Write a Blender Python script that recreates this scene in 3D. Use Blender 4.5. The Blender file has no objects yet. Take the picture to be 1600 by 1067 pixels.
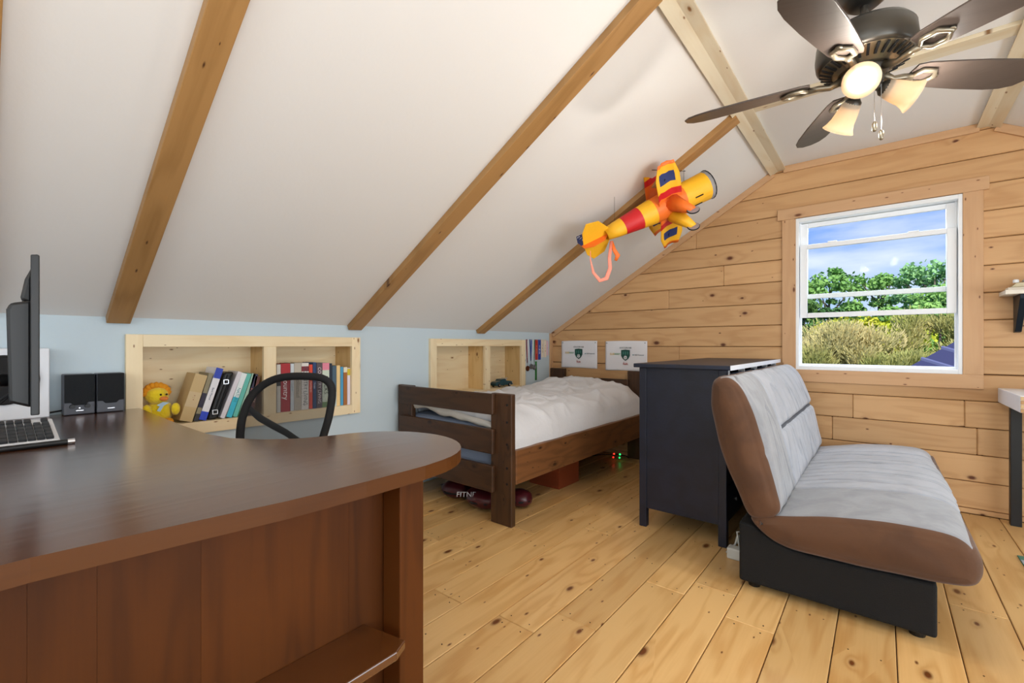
import bpy, bmesh, math, random
from mathutils import Vector, Matrix, noise
random.seed(7)
C = bpy.context.scene
COL = C.collection
PI = math.pi
def hx(h):
    h = h.lstrip('#')
    f = lambda c: c/12.92 if c <= .04045 else ((c+.055)/1.055)**2.4
    return tuple(f(int(h[i:i+2], 16)/255) for i in (0, 2, 4)) + (1,)

# ------------------------------------------------------------------ camera
cd = bpy.data.cameras.new('camera'); cam = bpy.data.objects.new('camera', cd); COL.objects.link(cam)
cd.sensor_width = 36; cd.lens = 36*700/1600; cd.clip_start = .02; cd.clip_end = 300
cd.shift_y = 5.5/1600
cam.location = (0, 0, 1.15); cam.rotation_euler = (PI/2, 0, math.radians(39.5))
C.camera = cam

# ------------------------------------------------------------------ view, sky, lights
C.view_settings.view_transform = 'Standard'; C.view_settings.look = 'None'
C.view_settings.gamma = 1; C.view_settings.use_curve_mapping = False
C.view_settings.exposure = 0.2
wd = bpy.data.worlds.new('sky'); C.world = wd; wd.use_nodes = True
wn = wd.node_tree; wn.nodes.clear()
def wnode(t, **k):
    n = wn.nodes.new(t)
    for a, b in k.items(): setattr(n, a, b)
    return n
wo = wnode('ShaderNodeOutputWorld'); wb = wnode('ShaderNodeBackground'); wt = wnode('ShaderNodeTexCoord')
sep = wnode('ShaderNodeSeparateXYZ'); rmp = wnode('ShaderNodeValToRGB'); nz = wnode('ShaderNodeTexNoise')
mp = wnode('ShaderNodeMapping'); cr = wnode('ShaderNodeValToRGB'); mx = wnode('ShaderNodeMixRGB')
e = rmp.color_ramp.elements
e[0].position = 0; e[0].color = hx('#cfe2fb'); e[1].position = .5; e[1].color = hx('#3f7fe0')
m_ = e.new(.08); m_.color = hx('#a0c6fb'); m_ = e.new(.17); m_.color = hx('#5c9af5')
mp.inputs['Scale'].default_value = (1.2, 1.2, 5.5); mp.inputs['Location'].default_value = (.35, .1, .2)
nz.inputs['Scale'].default_value = 1.7; nz.inputs['Detail'].default_value = 6
cr.color_ramp.elements[0].position = .48; cr.color_ramp.elements[1].position = .68
mx.inputs['Color2'].default_value = hx('#f6f9fe')
L = wn.links.new
L(wt.outputs['Generated'], sep.inputs[0]); L(sep.outputs['Z'], rmp.inputs[0]); L(wt.outputs['Generated'], mp.inputs[0])
L(mp.outputs[0], nz.inputs['Vector']); L(nz.outputs['Fac'], cr.inputs[0]); L(cr.outputs[0], mx.inputs['Fac'])
L(rmp.outputs[0], mx.inputs['Color1']); L(mx.outputs[0], wb.inputs['Color']); L(wb.outputs[0], wo.inputs[0])
wb.inputs['Strength'].default_value = 1.0

def light(name, kind, loc, rot, power, color=(1, 1, 1), size=1, size_y=None, r=.05):
    d = bpy.data.lights.new(name, kind); d.energy = power; d.color = color
    if kind == 'AREA':
        d.shape = 'RECTANGLE'; d.size = size; d.size_y = size_y or size
    elif kind == 'POINT': d.shadow_soft_size = r
    elif kind == 'SUN': d.angle = math.radians(1)
    o = bpy.data.objects.new(name, d); COL.objects.link(o); o.location = loc; o.rotation_euler = rot
    return o
light('sun', 'SUN', (0, -5, 20), (math.radians(48), 0, math.radians(25)), 4.6, (1, .95, .86))
# near light: added fill; side light: stands in for an unseen right-hand window
light('near_fill_light', 'AREA', (.0, -2.9, 1.65), (math.radians(90), 0, 0), 40, (.9, .95, 1), 2.6, 1.5)
light('unseen_side_window_light', 'AREA', (2.72, .9, 1.0), (math.radians(90), 0, math.radians(90)), 92, (.82, .91, 1), 4.2, 1.1)
light('ceiling_fill_light', 'AREA', (1.3, -.6, .8), (math.radians(180), 0, 0), 52, (.8, .9, 1), 2.4, 2.4)  # added upward fill that brightens the ceiling
# daylight of the far window, standing just outside its opening above the view
light('far_window_light', 'AREA', (-.05, 4.9, 2.55), (math.radians(-58), 0, 0), 45, (.92, .96, 1), 1.3, .8)

# ------------------------------------------------------------------ materials
def mat(name, color, rough=.5, metal=0, spec=.5, coat=0, emit=0, ecol=None, alpha=None, bump=None, sheen=0, trans=0, sss=0, var=None):
    m = bpy.data.materials.new(name); m.use_nodes = True
    nt = m.node_tree; b = nt.nodes['Principled BSDF']
    c = hx(color) if isinstance(color, str) else color
    b.inputs['Base Color'].default_value = c
    b.inputs['Roughness'].default_value = rough; b.inputs['Metallic'].default_value = metal
    b.inputs['Specular IOR Level'].default_value = spec; b.inputs['Coat Weight'].default_value = coat
    b.inputs['Sheen Weight'].default_value = sheen; b.inputs['Transmission Weight'].default_value = trans
    if emit:
        b.inputs['Emission Color'].default_value = hx(ecol) if ecol else c; b.inputs['Emission Strength'].default_value = emit
    tc = nt.nodes.new('ShaderNodeTexCoord')
    if bump or var:
        n = nt.nodes.new('ShaderNodeTexNoise'); n.inputs['Scale'].default_value = (bump or (40, 0))[0]; n.inputs['Detail'].default_value = 4
        nt.links.new(tc.outputs['Object'], n.inputs['Vector'])
    if bump:
        bp = nt.nodes.new('ShaderNodeBump'); bp.inputs['Strength'].default_value = bump[1]; bp.inputs['Distance'].default_value = .01
        nt.links.new(n.outputs['Fac'], bp.inputs['Height']); nt.links.new(bp.outputs[0], b.inputs['Normal'])
    if var:   # second colour in cloudy patches
        n2 = nt.nodes.new('ShaderNodeTexNoise'); n2.inputs['Scale'].default_value = var[1]; n2.inputs['Detail'].default_value = 5
        n2.inputs['Distortion'].default_value = .6
        nt.links.new(tc.outputs['Object'], n2.inputs['Vector'])
        r = nt.nodes.new('ShaderNodeValToRGB'); r.color_ramp.elements[0].position = .4; r.color_ramp.elements[1].position = .62
        r.color_ramp.elements[0].color = c; r.color_ramp.elements[1].color = hx(var[0])
        nt.links.new(n2.outputs['Fac'], r.inputs[0]); nt.links.new(r.outputs[0], b.inputs['Base Color'])
    return m

def wood(name, c1, c2, cross=0, along=1, rough=.45, knots=.5, knot_c='#4a2a14', ring=.35, tint=.10, coat=0, kd=(4.5, 2.2), spec=.4, pin=.35):
    """procedural board: contour-line grain stretched along one axis, knots that bend it, a tint per board"""
    m = bpy.data.materials.new(name); m.use_nodes = True
    nt = m.node_tree; N = nt.nodes.new; K = nt.links.new; b = nt.nodes['Principled BSDF']
    def M(op, a, c=None, d=None, clamp=False):
        n = N('ShaderNodeMath'); n.operation = op; n.use_clamp = clamp
        for i, v in enumerate((a, c, d)):
            if v is None: continue
            if isinstance(v, (int, float)): n.inputs[i].default_value = v
            else: K(v, n.inputs[i])
        return n.outputs[0]
    tc = N('ShaderNodeTexCoord'); sp = N('ShaderNodeSeparateXYZ'); K(tc.outputs['Object'], sp.inputs[0])
    oi = N('ShaderNodeObjectInfo'); R = oi.outputs['Random']
    cx = M('ADD', sp.outputs[cross], M('MULTIPLY', R, 13.7)); al = M('ADD', sp.outputs[along], M('MULTIPLY', R, 37.1))
    def comb(a, c, z=None):
        n = N('ShaderNodeCombineXYZ'); K(a, n.inputs[0]); K(c, n.inputs[1])
        if z is not None: K(z, n.inputs[2])
        return n.outputs[0]
    def knotlayer(kx, ka, rad, thr):
        v = N('ShaderNodeTexVoronoi'); v.voronoi_dimensions = '2D'; v.inputs['Scale'].default_value = 1
        K(comb(M('MULTIPLY', cx, kx), M('MULTIPLY', al, ka)), v.inputs['Vector'])
        s = N('ShaderNodeSeparateColor'); K(v.outputs['Color'], s.inputs[0])
        pres = M('LESS_THAN', s.outputs[0], thr)
        rr = M('MULTIPLY_ADD', s.outputs[1], rad*.8, rad*.5)
        q = M('DIVIDE', v.outputs['Distance'], rr)
        core = M('MULTIPLY', M('SUBTRACT', 1.25, q, clamp=True), pres)
        halo = M('MULTIPLY', M('DIVIDE', 1, M('MULTIPLY_ADD', M('MULTIPLY', q, q), .25, 1)), pres)
        return core, halo, q
    k1, h1, q1 = knotlayer(kd[0], kd[1], .07, knots)
    k2, h2, q2 = knotlayer(kd[0]*2.6, kd[1]*2.4, .06, pin if knots > 0 else 0)
    n1 = N('ShaderNodeTexNoise'); n1.inputs['Scale'].default_value = 1; n1.inputs['Detail'].default_value = 2.5
    K(comb(M('MULTIPLY', cx, 6.5), M('MULTIPLY', al, .8)), n1.inputs['Vector'])
    w = M('MULTIPLY_ADD', n1.outputs['Fac'], 38, M('MULTIPLY', h1, 9))
    rg = M('MULTIPLY_ADD', M('SINE', w), .5, .5)
    n2 = N('ShaderNodeTexNoise'); n2.inputs['Scale'].default_value = 1; n2.inputs['Detail'].default_value = 3
    K(comb(M('MULTIPLY', cx, 130), M('MULTIPLY', al, 5)), n2.inputs['Vector'])
    n3 = N('ShaderNodeTexNoise'); n3.inputs['Scale'].default_value = 1; n3.inputs['Detail'].default_value = 2
    K(comb(M('MULTIPLY', cx, 2.4), M('MULTIPLY', al, .9), M('MULTIPLY', R, 5)), n3.inputs['Vector'])
    f = M('ADD', M('MULTIPLY', M('POWER', rg, 2.0), ring), M('MULTIPLY', M('SUBTRACT', n2.outputs['Fac'], .5), .35))
    f = M('ADD', f, M('MULTIPLY', M('SUBTRACT', n3.outputs['Fac'], .45), 1.1), clamp=True)
    mx = N('ShaderNodeMixRGB'); K(f, mx.inputs[0]); mx.inputs[1].default_value = hx(c1); mx.inputs[2].default_value = hx(c2)
    hs = N('ShaderNodeHueSaturation'); K(mx.outputs[0], hs.inputs['Color']); K(M('MULTIPLY_ADD', R, tint*2, 1-tint), hs.inputs['Value'])
    kk = M('MAXIMUM', M('MULTIPLY', k1, 1.3, clamp=True), M('MULTIPLY', k2, 1.1, clamp=True))
    kk = M('MAXIMUM', kk, M('MULTIPLY', M('POWER', h1, 3), .35))
    mk = N('ShaderNodeMixRGB'); K(kk, mk.inputs[0]); K(hs.outputs[0], mk.inputs[1]); mk.inputs[2].default_value = hx(knot_c)
    # paler heart inside big knots
    K(mk.outputs[0], b.inputs['Base Color'])
    b.inputs['Roughness'].default_value = rough; b.inputs['Specular IOR Level'].default_value = spec; b.inputs['Coat Weight'].default_value = coat
    b.inputs['Coat Roughness'].default_value = .25
    bp = N('ShaderNodeBump'); bp.inputs['Strength'].default_value = .12; bp.inputs['Distance'].default_value = .004
    K(f, bp.inputs['Height']); K(bp.outputs[0], b.inputs['Normal'])
    return m

PALE = ('#efdcb6', '#dfc292')
M_floor = wood('pine_floor', '#dcb276', '#bf8a4a', 0, 1, .34, .42, '#6b3a16', .42, .11, coat=.12, pin=.22)
M_wallp = wood('pine_wall', '#cfa474', '#b48453', 2, 0, .5, .55, '#5d2f17', .36, .07, kd=(4.2, 2.6), pin=.12)
def frame_m(c, a, n): return wood('pine_frame_'+n, *PALE, c, a, .5, .3, '#8a5a2c', .35, .05, kd=(7, 3))
M_frY, M_frZ = frame_m(2, 1, 'y'), frame_m(1, 2, 'z')
M_casX = wood('pine_casing_x', '#cfa57b', '#bd9066', 2, 0, .5, .35, '#6d3d1e', .25, .04, kd=(6, 2.5))
M_casZ = wood('pine_casing_z', '#cfa57b', '#bd9066', 0, 2, .5, .2, '#6d3d1e', .25, .04, kd=(6, 2.5))
M_raft = wood('pine_rafter', '#ad8350', '#8a6334', 1, 0, .5, .45, '#4a2a14', .4, .08, kd=(6, 2.2))
M_beam = wood('pine_beam', '#dacfb6', '#cdb58c', 0, 1, .5, .3, '#7d5730', .3, .05, kd=(6, 2.2))
M_tie = wood('pine_tie', '#dacfb6', '#c8ac7c', 1, 0, .5, .3, '#7d5730', .3, .05, kd=(6, 2.2))
M_bedX = wood('walnut_x', '#4a301d', '#322012', 2, 0, .45, .4, '#21120a', .5, .06, kd=(7, 4))
M_bedY = wood('walnut_y', '#7d5230', '#573820', 2, 1, .42, .4, '#2c180b', .5, .05, kd=(7, 3))
M_bedZ = wood('walnut_z', '#4e331f', '#352213', 0, 2, .45, .4, '#21120a', .5, .05, kd=(7, 4))
M_deskT = wood('cherry_top', '#573013', '#3f200b', 0, 1, .2, 0, '#2c1208', .3, .02, coat=.8, spec=.5)
M_deskE = wood('cherry_edge', '#55300f', '#3f2009', 2, 1, .42, 0, '#2c1208', .4, .02, spec=.25)
M_deskP = wood('cherry_panel', '#512a0b', '#341806', 1, 2, .5, 0, '#2c1208', .35, .12, spec=.18)
M_plaster = mat('white_ceiling_paint', '#e4e2df', .85, bump=(60, .04))
M_blue = mat('pale_blue_wall_paint', '#c3d2da', .8, bump=(60, .04))
M_seam = mat('board_joint_dark', '#5a3517', .8)
M_white = mat('white_vinyl', '#eef1f4', .35)
M_trackg = mat('grey_window_track', '#aeb8c2', .5)
M_black = mat('black_plastic', '#0b0b0d', .45)
M_blackm = mat('black_matte', '#0f0f11', .8)
M_chrome = mat('chrome', '#d9dbe0', .18, 1)
M_steel = mat('steel', '#b9bcc0', .35, 1)
M_navy = mat('navy_paint', '#171c2b', .45, bump=(120, .08), var=('#1b2133', 9))
M_paleedge = mat('pale_edge', '#e6ebf2', .4)  # pale colour of the dresser's top edge and upright strips

def glass_mat():
    m = bpy.data.materials.new('window_glass'); m.use_nodes = True; nt = m.node_tree; nt.nodes.clear()
    o = nt.nodes.new('ShaderNodeOutputMaterial'); mxs = nt.nodes.new('ShaderNodeMixShader')
    t = nt.nodes.new('ShaderNodeBsdfTransparent'); g = nt.nodes.new('ShaderNodeBsdfGlossy'); g.inputs['Roughness'].default_value = .02
    t.inputs[0].default_value = (.97, .985, .98, 1)
    fr = nt.nodes.new('ShaderNodeFresnel'); fr.inputs[0].default_value = 1.04
    nt.links.new(fr.outputs[0], mxs.inputs[0]); nt.links.new(t.outputs[0], mxs.inputs[1]); nt.links.new(g.outputs[0], mxs.inputs[2]); nt.links.new(mxs.outputs[0], o.inputs[0])
    return m
M_glass = glass_mat()

# ------------------------------------------------------------------ mesh helpers
class MB:
    def __init__(s): s.v = []; s.f = []; s.mi = []
    def add(s, vs, fs, mi=0):
        n = len(s.v); s.v += [Vector(p) for p in vs]; s.f += [tuple(n+i for i in f) for f in fs]; s.mi += [mi]*len(fs); return s
    def box(s, x0, x1, y0, y1, z0, z1, mi=0):
        return s.add([(x, y, z) for z in (z0, z1) for y in (y0, y1) for x in (x0, x1)],
                     [(0, 2, 3, 1), (4, 5, 7, 6), (0, 1, 5, 4), (1, 3, 7, 5), (3, 2, 6, 7), (2, 0, 4, 6)], mi)
    def obox(s, c, ax, ay, az, mi=0):
        c, ax, ay, az = map(Vector, (c, ax, ay, az))
        return s.add([c+ax*i+ay*j+az*k for k in (-1, 1) for j in (-1, 1) for i in (-1, 1)],
                     [(0, 2, 3, 1), (4, 5, 7, 6), (0, 1, 5, 4), (1, 3, 7, 5), (3, 2, 6, 7), (2, 0, 4, 6)], mi)
    def prism(s, pts, d, mi=0):
        """pts: planar loop of 3-D points, extruded by vector d"""
        pts = [Vector(p) for p in pts]; d = Vector(d); n = len(pts)
        nrm = sum(((pts[i]-pts[0]).cross(pts[(i+1) % n]-pts[0]) for i in range(n)), Vector())
        if nrm.dot(d) < 0: pts.reverse()
        fs = [tuple(reversed(range(n))), tuple(range(n, 2*n))] + [(i, (i+1) % n, n+(i+1) % n, n+i) for i in range(n)]
        return s.add(pts+[p+d for p in pts], fs, mi)
    def tube(s, path, r, n=10, mi=0, closed=False, cap=True, flat=1, up=None):
        P_ = [Vector(p) for p in path]; rs = r if isinstance(r, (list, tuple)) else [r]*len(P_)
        rings = []; prev = None
        for i, p in enumerate(P_):
            a = P_[(i-1) % len(P_)] if (closed or i) else p; b = P_[(i+1) % len(P_)] if (closed or i < len(P_)-1) else p
            t = (b-a).normalized()
            ref = Vector(up) if up else (prev or (Vector((0, 0, 1)) if abs(t.z) < .9 else Vector((1, 0, 0))))
            u = (ref - t*ref.dot(t)).normalized(); w = t.cross(u)
            if not up: prev = u
            rings.append([p+(u*math.cos(2*PI*k/n)*rs[i]*flat+w*math.sin(2*PI*k/n)*rs[i]) for k in range(n)])
        vs = [q for rg in rings for q in rg]; fs = []
        m = len(rings)
        for i in range(m if closed else m-1):
            for k in range(n):
                a = i*n+k; b = i*n+(k+1) % n; c = ((i+1) % m)*n+(k+1) % n; d = ((i+1) % m)*n+k
                fs.append((a, b, c, d))
        if cap and not closed: fs += [tuple(reversed(range(n))), tuple(range((m-1)*n, m*n))]
        return s.add(vs, fs, mi)
    def lathe(s, prof, c=(0, 0, 0), n=24, mi=0, axis=None):
        """prof: (r, z) pairs turned about +Z (or about axis) through c"""
        c = Vector(c); q = Vector((0, 0, 1)).rotation_difference(Vector(axis)) if axis else None
        vs = []
        for r, z in prof:
            for k in range(n):
                p = Vector((max(r, .0005)*math.cos(2*PI*k/n), max(r, .0005)*math.sin(2*PI*k/n), z))
                if q: p = q @ p
                vs.append(c+p)
        fs = [(i*n+k, i*n+(k+1) % n, (i+1)*n+(k+1) % n, (i+1)*n+k) for i in range(len(prof)-1) for k in range(n)]
        if prof[0][0] > 0: fs.append(tuple(reversed(range(n))))
        if prof[-1][0] > 0: fs.append(tuple(range((len(prof)-1)*n, len(prof)*n)))
        return s.add(vs, fs, mi)
    def ball(s, c, r, n=14, mi=0, sc=(1, 1, 1), bumpy=0, fr=9):
        c = Vector(c); vs = []; m = n//2
        for i in range(m+1):
            th = PI*i/m
            for k in range(n):
                ph = 2*PI*k/n; d = Vector((math.sin(th)*math.cos(ph), math.sin(th)*math.sin(ph), math.cos(th)))
                rr = r*(1+bumpy*noise.noise(d*fr*.35+c*7))
                vs.append(c+Vector((d.x*sc[0], d.y*sc[1], d.z*sc[2]))*rr)
        fs = [(i*n+k, (i+1)*n+k, (i+1)*n+(k+1) % n, i*n+(k+1) % n) for i in range(m) for k in range(n)]
        return s.add(vs, fs, mi)
    def grid(s, fn, nu, nv, mi=0):
        vs = [fn(i/nu, j/nv) for i in range(nu+1) for j in range(nv+1)]
        return s.add(vs, [(i*(nv+1)+j, (i+1)*(nv+1)+j, (i+1)*(nv+1)+j+1, i*(nv+1)+j+1) for i in range(nu) for j in range(nv)], mi)
    def build(s, name, mats, parent=None, smooth=False, bevel=0, seg=2, local=False, kind=None, label=None, cat=None, group=None, sub=0, thick=0, origin=False):
        me = bpy.data.meshes.new(name); off = Vector()
        if parent and not local:
            p = parent
            while p: off += p.location; p = p.parent
        if origin:
            xs = [v for v in s.v]; off = Vector(((min(v.x for v in xs)+max(v.x for v in xs))/2, (min(v.y for v in xs)+max(v.y for v in xs))/2, min(v.z for v in xs)))
        me.from_pydata([v-off for v in s.v], [], s.f)
        for mm in (mats if isinstance(mats, (list, tuple)) else [mats]): me.materials.append(mm)
        me.polygons.foreach_set('material_index', s.mi)
        if smooth: me.polygons.foreach_set('use_smooth', [True]*len(s.f))
        me.validate(); me.update()
        if s.fix:
            bm = bmesh.new(); bm.from_mesh(me); bmesh.ops.remove_doubles(bm, verts=bm.verts, dist=1e-5); bmesh.ops.recalc_face_normals(bm, faces=bm.faces); bm.to_mesh(me); bm.free()
        o = bpy.data.objects.new(name, me); COL.objects.link(o)
        if parent: o.parent = parent
        if origin: o.location = off
        if thick:
            md = o.modifiers.new('solid', 'SOLIDIFY'); md.thickness = thick; md.offset = 0
        if bevel:
            md = o.modifiers.new('bevel', 'BEVEL'); md.width = bevel; md.segments = seg; md.limit_method = 'ANGLE'; md.angle_limit = math.radians(40)
        if sub:
            md = o.modifiers.new('sub', 'SUBSURF'); md.levels = sub; md.render_levels = sub
        if kind: o['kind'] = kind
        if label: o['label'] = label
        if cat: o['category'] = cat
        if group: o['group'] = group
        return o
    fix = False
def thing(name, label, cat, loc=(0, 0, 0), rz=0, group=None):
    o = bpy.data.objects.new(name, None); COL.objects.link(o); o.location = loc; o.rotation_euler = (0, 0, rz)
    o.empty_display_size = .1; o['label'] = label; o['category'] = cat
    if group: o['group'] = group
    return o
def bx(*a): return MB().box(*a)
def tag_shape(o, **k):
    for a, b in k.items(): o[a] = b
    return o
def text(name, s, size, loc, ex, ey, m, parent=None, ext=.0004, align='CENTER', sx=1):
    """flat printed lettering: ex = reading direction, ey = up"""
    cu = bpy.data.curves.new(name, 'FONT'); cu.body = s; cu.size = size; cu.extrude = ext; cu.align_x = align; cu.align_y = 'CENTER'
    cu.resolution_u = 3
    cu.materials.append(m)
    o = bpy.data.objects.new(name, cu); COL.objects.link(o)
    ex = Vector(ex).normalized(); ey = Vector(ey).normalized(); ez = ex.cross(ey)
    loc = Vector(loc)
    if parent:
        o.parent = parent; p = parent
        while p: loc = loc-p.location; p = p.parent
    me = bpy.data.meshes.new_from_object(o); bpy.data.objects.remove(o)
    o = bpy.data.objects.new(name, me); COL.objects.link(o)
    if parent: o.parent = parent
    o.matrix_local = Matrix.Translation(loc) @ Matrix((ex*sx, ey, ez)).transposed().to_4x4()
    return o

XL, YF, YN = -2.97, 4.34, -3.0          # knee wall, far gable, near gable
KZ, CZ = 1.29, 2.64                     # top of knee wall, flat ceiling
BL, BR, XR = -.68, .56, 2.85            # ceiling breaks, right knee wall
def ceil_z(x):
    if x < BL: return KZ+(CZ-KZ)*(x-XL)/(BL-XL)
    if x > BR: return KZ+(CZ-KZ)*(XR-x)/(XR-BR)
    return CZ

# ------------------------------------------------------------------ floor
fl = MB().box(XL-.35, XR+.1, YN-.1, YF+.12, -.12, -.02).build('floor', M_seam, kind='structure')
joints = {}
def col_of(x): return math.floor((x+.886)/.186)
for x, y in ((-1.56, 1.397), (-1.17, 1.437), (-1.35, 2.47), (-.79, 2.097), (-.40, 2.04)):
    joints[col_of(x)] = y
k0 = col_of(XL)
M_nail = mat('nail_head', '#3a2a1c', .5, .6)
nails = MB()
for k in range(k0, col_of(XR)+1):
    x0, x1 = max(-.886+.186*k, XL), min(-.886+.186*(k+1), XR)
    js = [YN]
    j = joints.get(k, YN+.9+random.random()*2.6+(2.2 if random.random() < .5 else 0))
    ys = sorted({YN, j, min(j+2.1+random.random()*.5, YF), YF}) if j+2.1 < YF-.3 else sorted({YN, j, YF})
    ys = [y for y in ys if y <= YF]
    for a, b in zip(ys, ys[1:]):
        if b-a < .05: continue
        g = .0017
        dz = random.uniform(-.0008, .0008)
        bx(x0+g, x1-g, a+.001, b-.001, -.02, dz).build('floorboard', M_floor, fl, bevel=.0025, seg=1)
        for yy in (a+.03, b-.03, (a+b)/2, a+(b-a)*.27, a+(b-a)*.76):
            for xx in (x0+.045, x1-.045):
                nails.lathe([(.0028, -.001), (.0028, .0013), (0, .0015)], (xx, yy, 0), n=6)
nails.build('nail_heads', M_nail, fl, kind='stuff')

# ------------------------------------------------------------------ far gable: boards cut to the roof line and the window
WX0, WX1, WZ0, WZ1 = -.543, .43, .95, 2.187
def clip_poly(poly, a, b, c):          # keep a*x+b*z<=c
    out = []
    for i in range(len(poly)):
        p, q = poly[i], poly[(i+1) % len(poly)]
        dp, dq = a*p[0]+b*p[1]-c, a*q[0]+b*q[1]-c
        if dp <= 0: out.append(p)
        if dp*dq < 0:
            t = dp/(dp-dq); out.append((p[0]+(q[0]-p[0])*t, p[1]+(q[1]-p[1])*t))
    return out
# backing wall with the window hole
wl = MB()
def gable_piece(mb, x0, x1, z0, z1, y0, y1):
    po = [(x0, z0), (x1, z0), (x1, z1), (x0, z1)]
    s = (CZ-KZ)/(BL-XL)
    po = clip_poly(po, -s, 1, KZ-s*XL)
    s2 = (CZ-KZ)/(XR-BR)
    po = clip_poly(po, s2, 1, KZ+s2*XR)
    if len(po) >= 3: mb.prism([(x, y0, z) for x, z in po], (0, y1-y0, 0)); return True
for a in ((XL-.02, WX0, -.1, 3), (WX1, XR+.05, -.1, 3), (WX0, WX1, -.1, WZ0), (WX0, WX1, WZ1, 3)):
    gable_piece(wl, *a, YF+.02, YF+.14)
wall_far = wl.build('wall_far', M_seam, kind='structure')
row = 0
z = -.145
s_list = {3: [-.30, .5], 4: [-.17, .44], 2: [-1.2, .2], 1: [.1], 6: [-1.5], 9: [-1.6], 10: [-1.1]}
for i in range(16):
    z0, z1 = .0375+.183*(i-1), .0375+.183*i
    z0 = max(z0, 0)
    if z0 > CZ: break
    cuts = [XL]+sorted(s_list.get(i, [random.uniform(-2.2, -.9)] if random.random() < .12 else []))+[XR]
    for a, b in zip(cuts, cuts[1:]):
        segs = [(a, b)]
        if z1 > WZ0+.01 and z0 < WZ1-.01:      # cut by the window
            segs = [(a, min(b, WX0)), (max(a, WX1), b)]
        for p, q in segs:
            if q-p < .03: continue
            zz1 = z1; zz0 = z0
            if p < WX1 and q > WX0 and z0 < WZ0 < z1: zz1 = WZ0
            m = MB()
            if gable_piece(m, p+.0008, q-.0008, zz0+.002, min(zz1, CZ+.1)-.002, YF, YF+.02):
                m.build('wall_board', M_wallp, wall_far, bevel=.005, seg=1)
# boards beside the cut row under and over the window are covered by the casing

# window reveal, casing
w1 = thing('window_1', 'x', 'x'); del w1['label']; del w1['category']; w1['kind'] = 'structure'
w1.location = (-.056, YF, WZ0)
bx(WX0-.13, WX1+.126, YF-.022, YF, 2.19, 2.278).build('head_casing', M_casX, w1, bevel=.002)
bx(WX0-.097, WX0+.0, YF-.018, YF, .95, 2.19).build('side_casing', M_casZ, w1, bevel=.002)
bx(WX1-.0, WX1+.099, YF-.018, YF, .95, 2.19).build('side_casing', M_casZ, w1, bevel=.002)
bx(WX0-.097, WX1+.099, YF-.018, YF, .853, .95).build('bottom_casing', M_casX, w1, bevel=.002)
fr = MB()
fr.box(WX0, WX0+.022, YF-.012, YF+.13, WZ0, WZ1).box(WX1-.022, WX1, YF-.012, YF+.13, WZ0, WZ1)
fr.box(WX0+.022, WX1-.022, YF-.012, YF+.13, WZ1-.03, WZ1).box(WX0+.022, WX1-.022, YF-.012, YF+.13, WZ0, WZ0+.03)
fr.box(WX0+.022, WX1-.022, YF+.045, YF+.13, WZ0+.03, WZ0+.045)
for a, b in ((WX0+.022, WX0+.032), (WX1-.032, WX1-.022)):
    fr.box(a, b, YF+.052, YF+.058, WZ0+.03, WZ1-.03).box(a, b, YF+.088, YF+.095, WZ0+.03, WZ1-.03)
fr.build('window_frame', M_white, w1, bevel=.002)
def sash(z0, z1, y, st, bt, tt, nm):
    a, b = WX0+.026, WX1-.026
    f = MB().box(a, a+st, y, y+.03, z0, z1).box(b-st, b, y, y+.03, z0, z1).box(a+st, b-st, y, y+.03, z0, z0+bt).box(a+st, b-st, y, y+.03, z1-tt, z1)
    o = f.build(nm, M_white, w1, bevel=.003)
    bx(a+st-.004, b-st+.004, y+.012, y+.016, z0+bt-.004, z1-tt+.004).build('pane', M_glass, o)
    return o
s1 = sash(1.372, 1.968, YF+.016, .05, .038, .035, 'lower_sash')
for xx in (-.3, .18): bx(xx-.03, xx+.03, YF+.018, YF+.044, 1.968, 1.978).build('sash_lock', M_white, s1, bevel=.003)
sash(1.53, 2.150, YF+.058, .05, .036, .035, 'upper_sash')

# ------------------------------------------------------------------ knee walls, near gable, ceiling
NY = [(.505, 1.825), (2.487, 3.80)]; NZ0, NZ1 = .655, 1.205
kw = MB()
ys = [YN, NY[0][0]+.02, NY[0][1]-.02, NY[1][0]+.02, NY[1][1]-.02, YF+.02]
for a, b in ((ys[0], ys[1]), (ys[2], ys[3]), (ys[4], ys[5])): kw.box(XL-.02, XL, a, b, -.1, KZ+.02)
for a, b in ((ys[1], ys[2]), (ys[3], ys[4])): kw.box(XL-.02, XL, a, b, -.1, NZ0+.02).box(XL-.02, XL, a, b, NZ1-.02, KZ+.02)
kw.build('wall_left', M_blue, kind='structure')
bx(XR, XR+.1, YN, YF+.14, -.1, KZ+.02).build('wall_right', M_blue, kind='structure')
ng = MB(); gable_piece(ng, XL-.02, XR+.1, -.1, 3, YN-.1, YN); ng.build('wall_near', M_blue, kind='structure')
ce = MB()
T = .05
ce.prism([(XL-.1, YN-.1, ceil_z(XL-.1)-0.0), (BL, YN-.1, CZ), (BR, YN-.1, CZ), (XR+.1, YN-.1, ceil_z(XR+.1)), (XR+.1, YN-.1, ceil_z(XR+.1)+T+.02), (BR+.02, YN-.1, CZ+T), (BL-.02, YN-.1, CZ+T), (XL-.1, YN-.1, ceil_z(XL-.1)+T+.02)], (0, YF+.12-YN+.1, 0))
ce.build('ceiling', M_plaster, kind='structure')
sl = Vector((BL-XL, 0, CZ-KZ)); sl.normalize(); nrm = Vector((sl.z, 0, -sl.x))
def slope_board(nm, y0, y1, th, m, x0=XL, x1=BL-.04, num=None):
    a = Vector((x0, y0, ceil_z(x0))); b = Vector((x1, y0, ceil_z(x1)))
    return MB().prism([a, b, b+nrm*th, a+nrm*th], (0, y1-y0, 0)).build(nm, m, kind='structure', bevel=.003)
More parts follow.
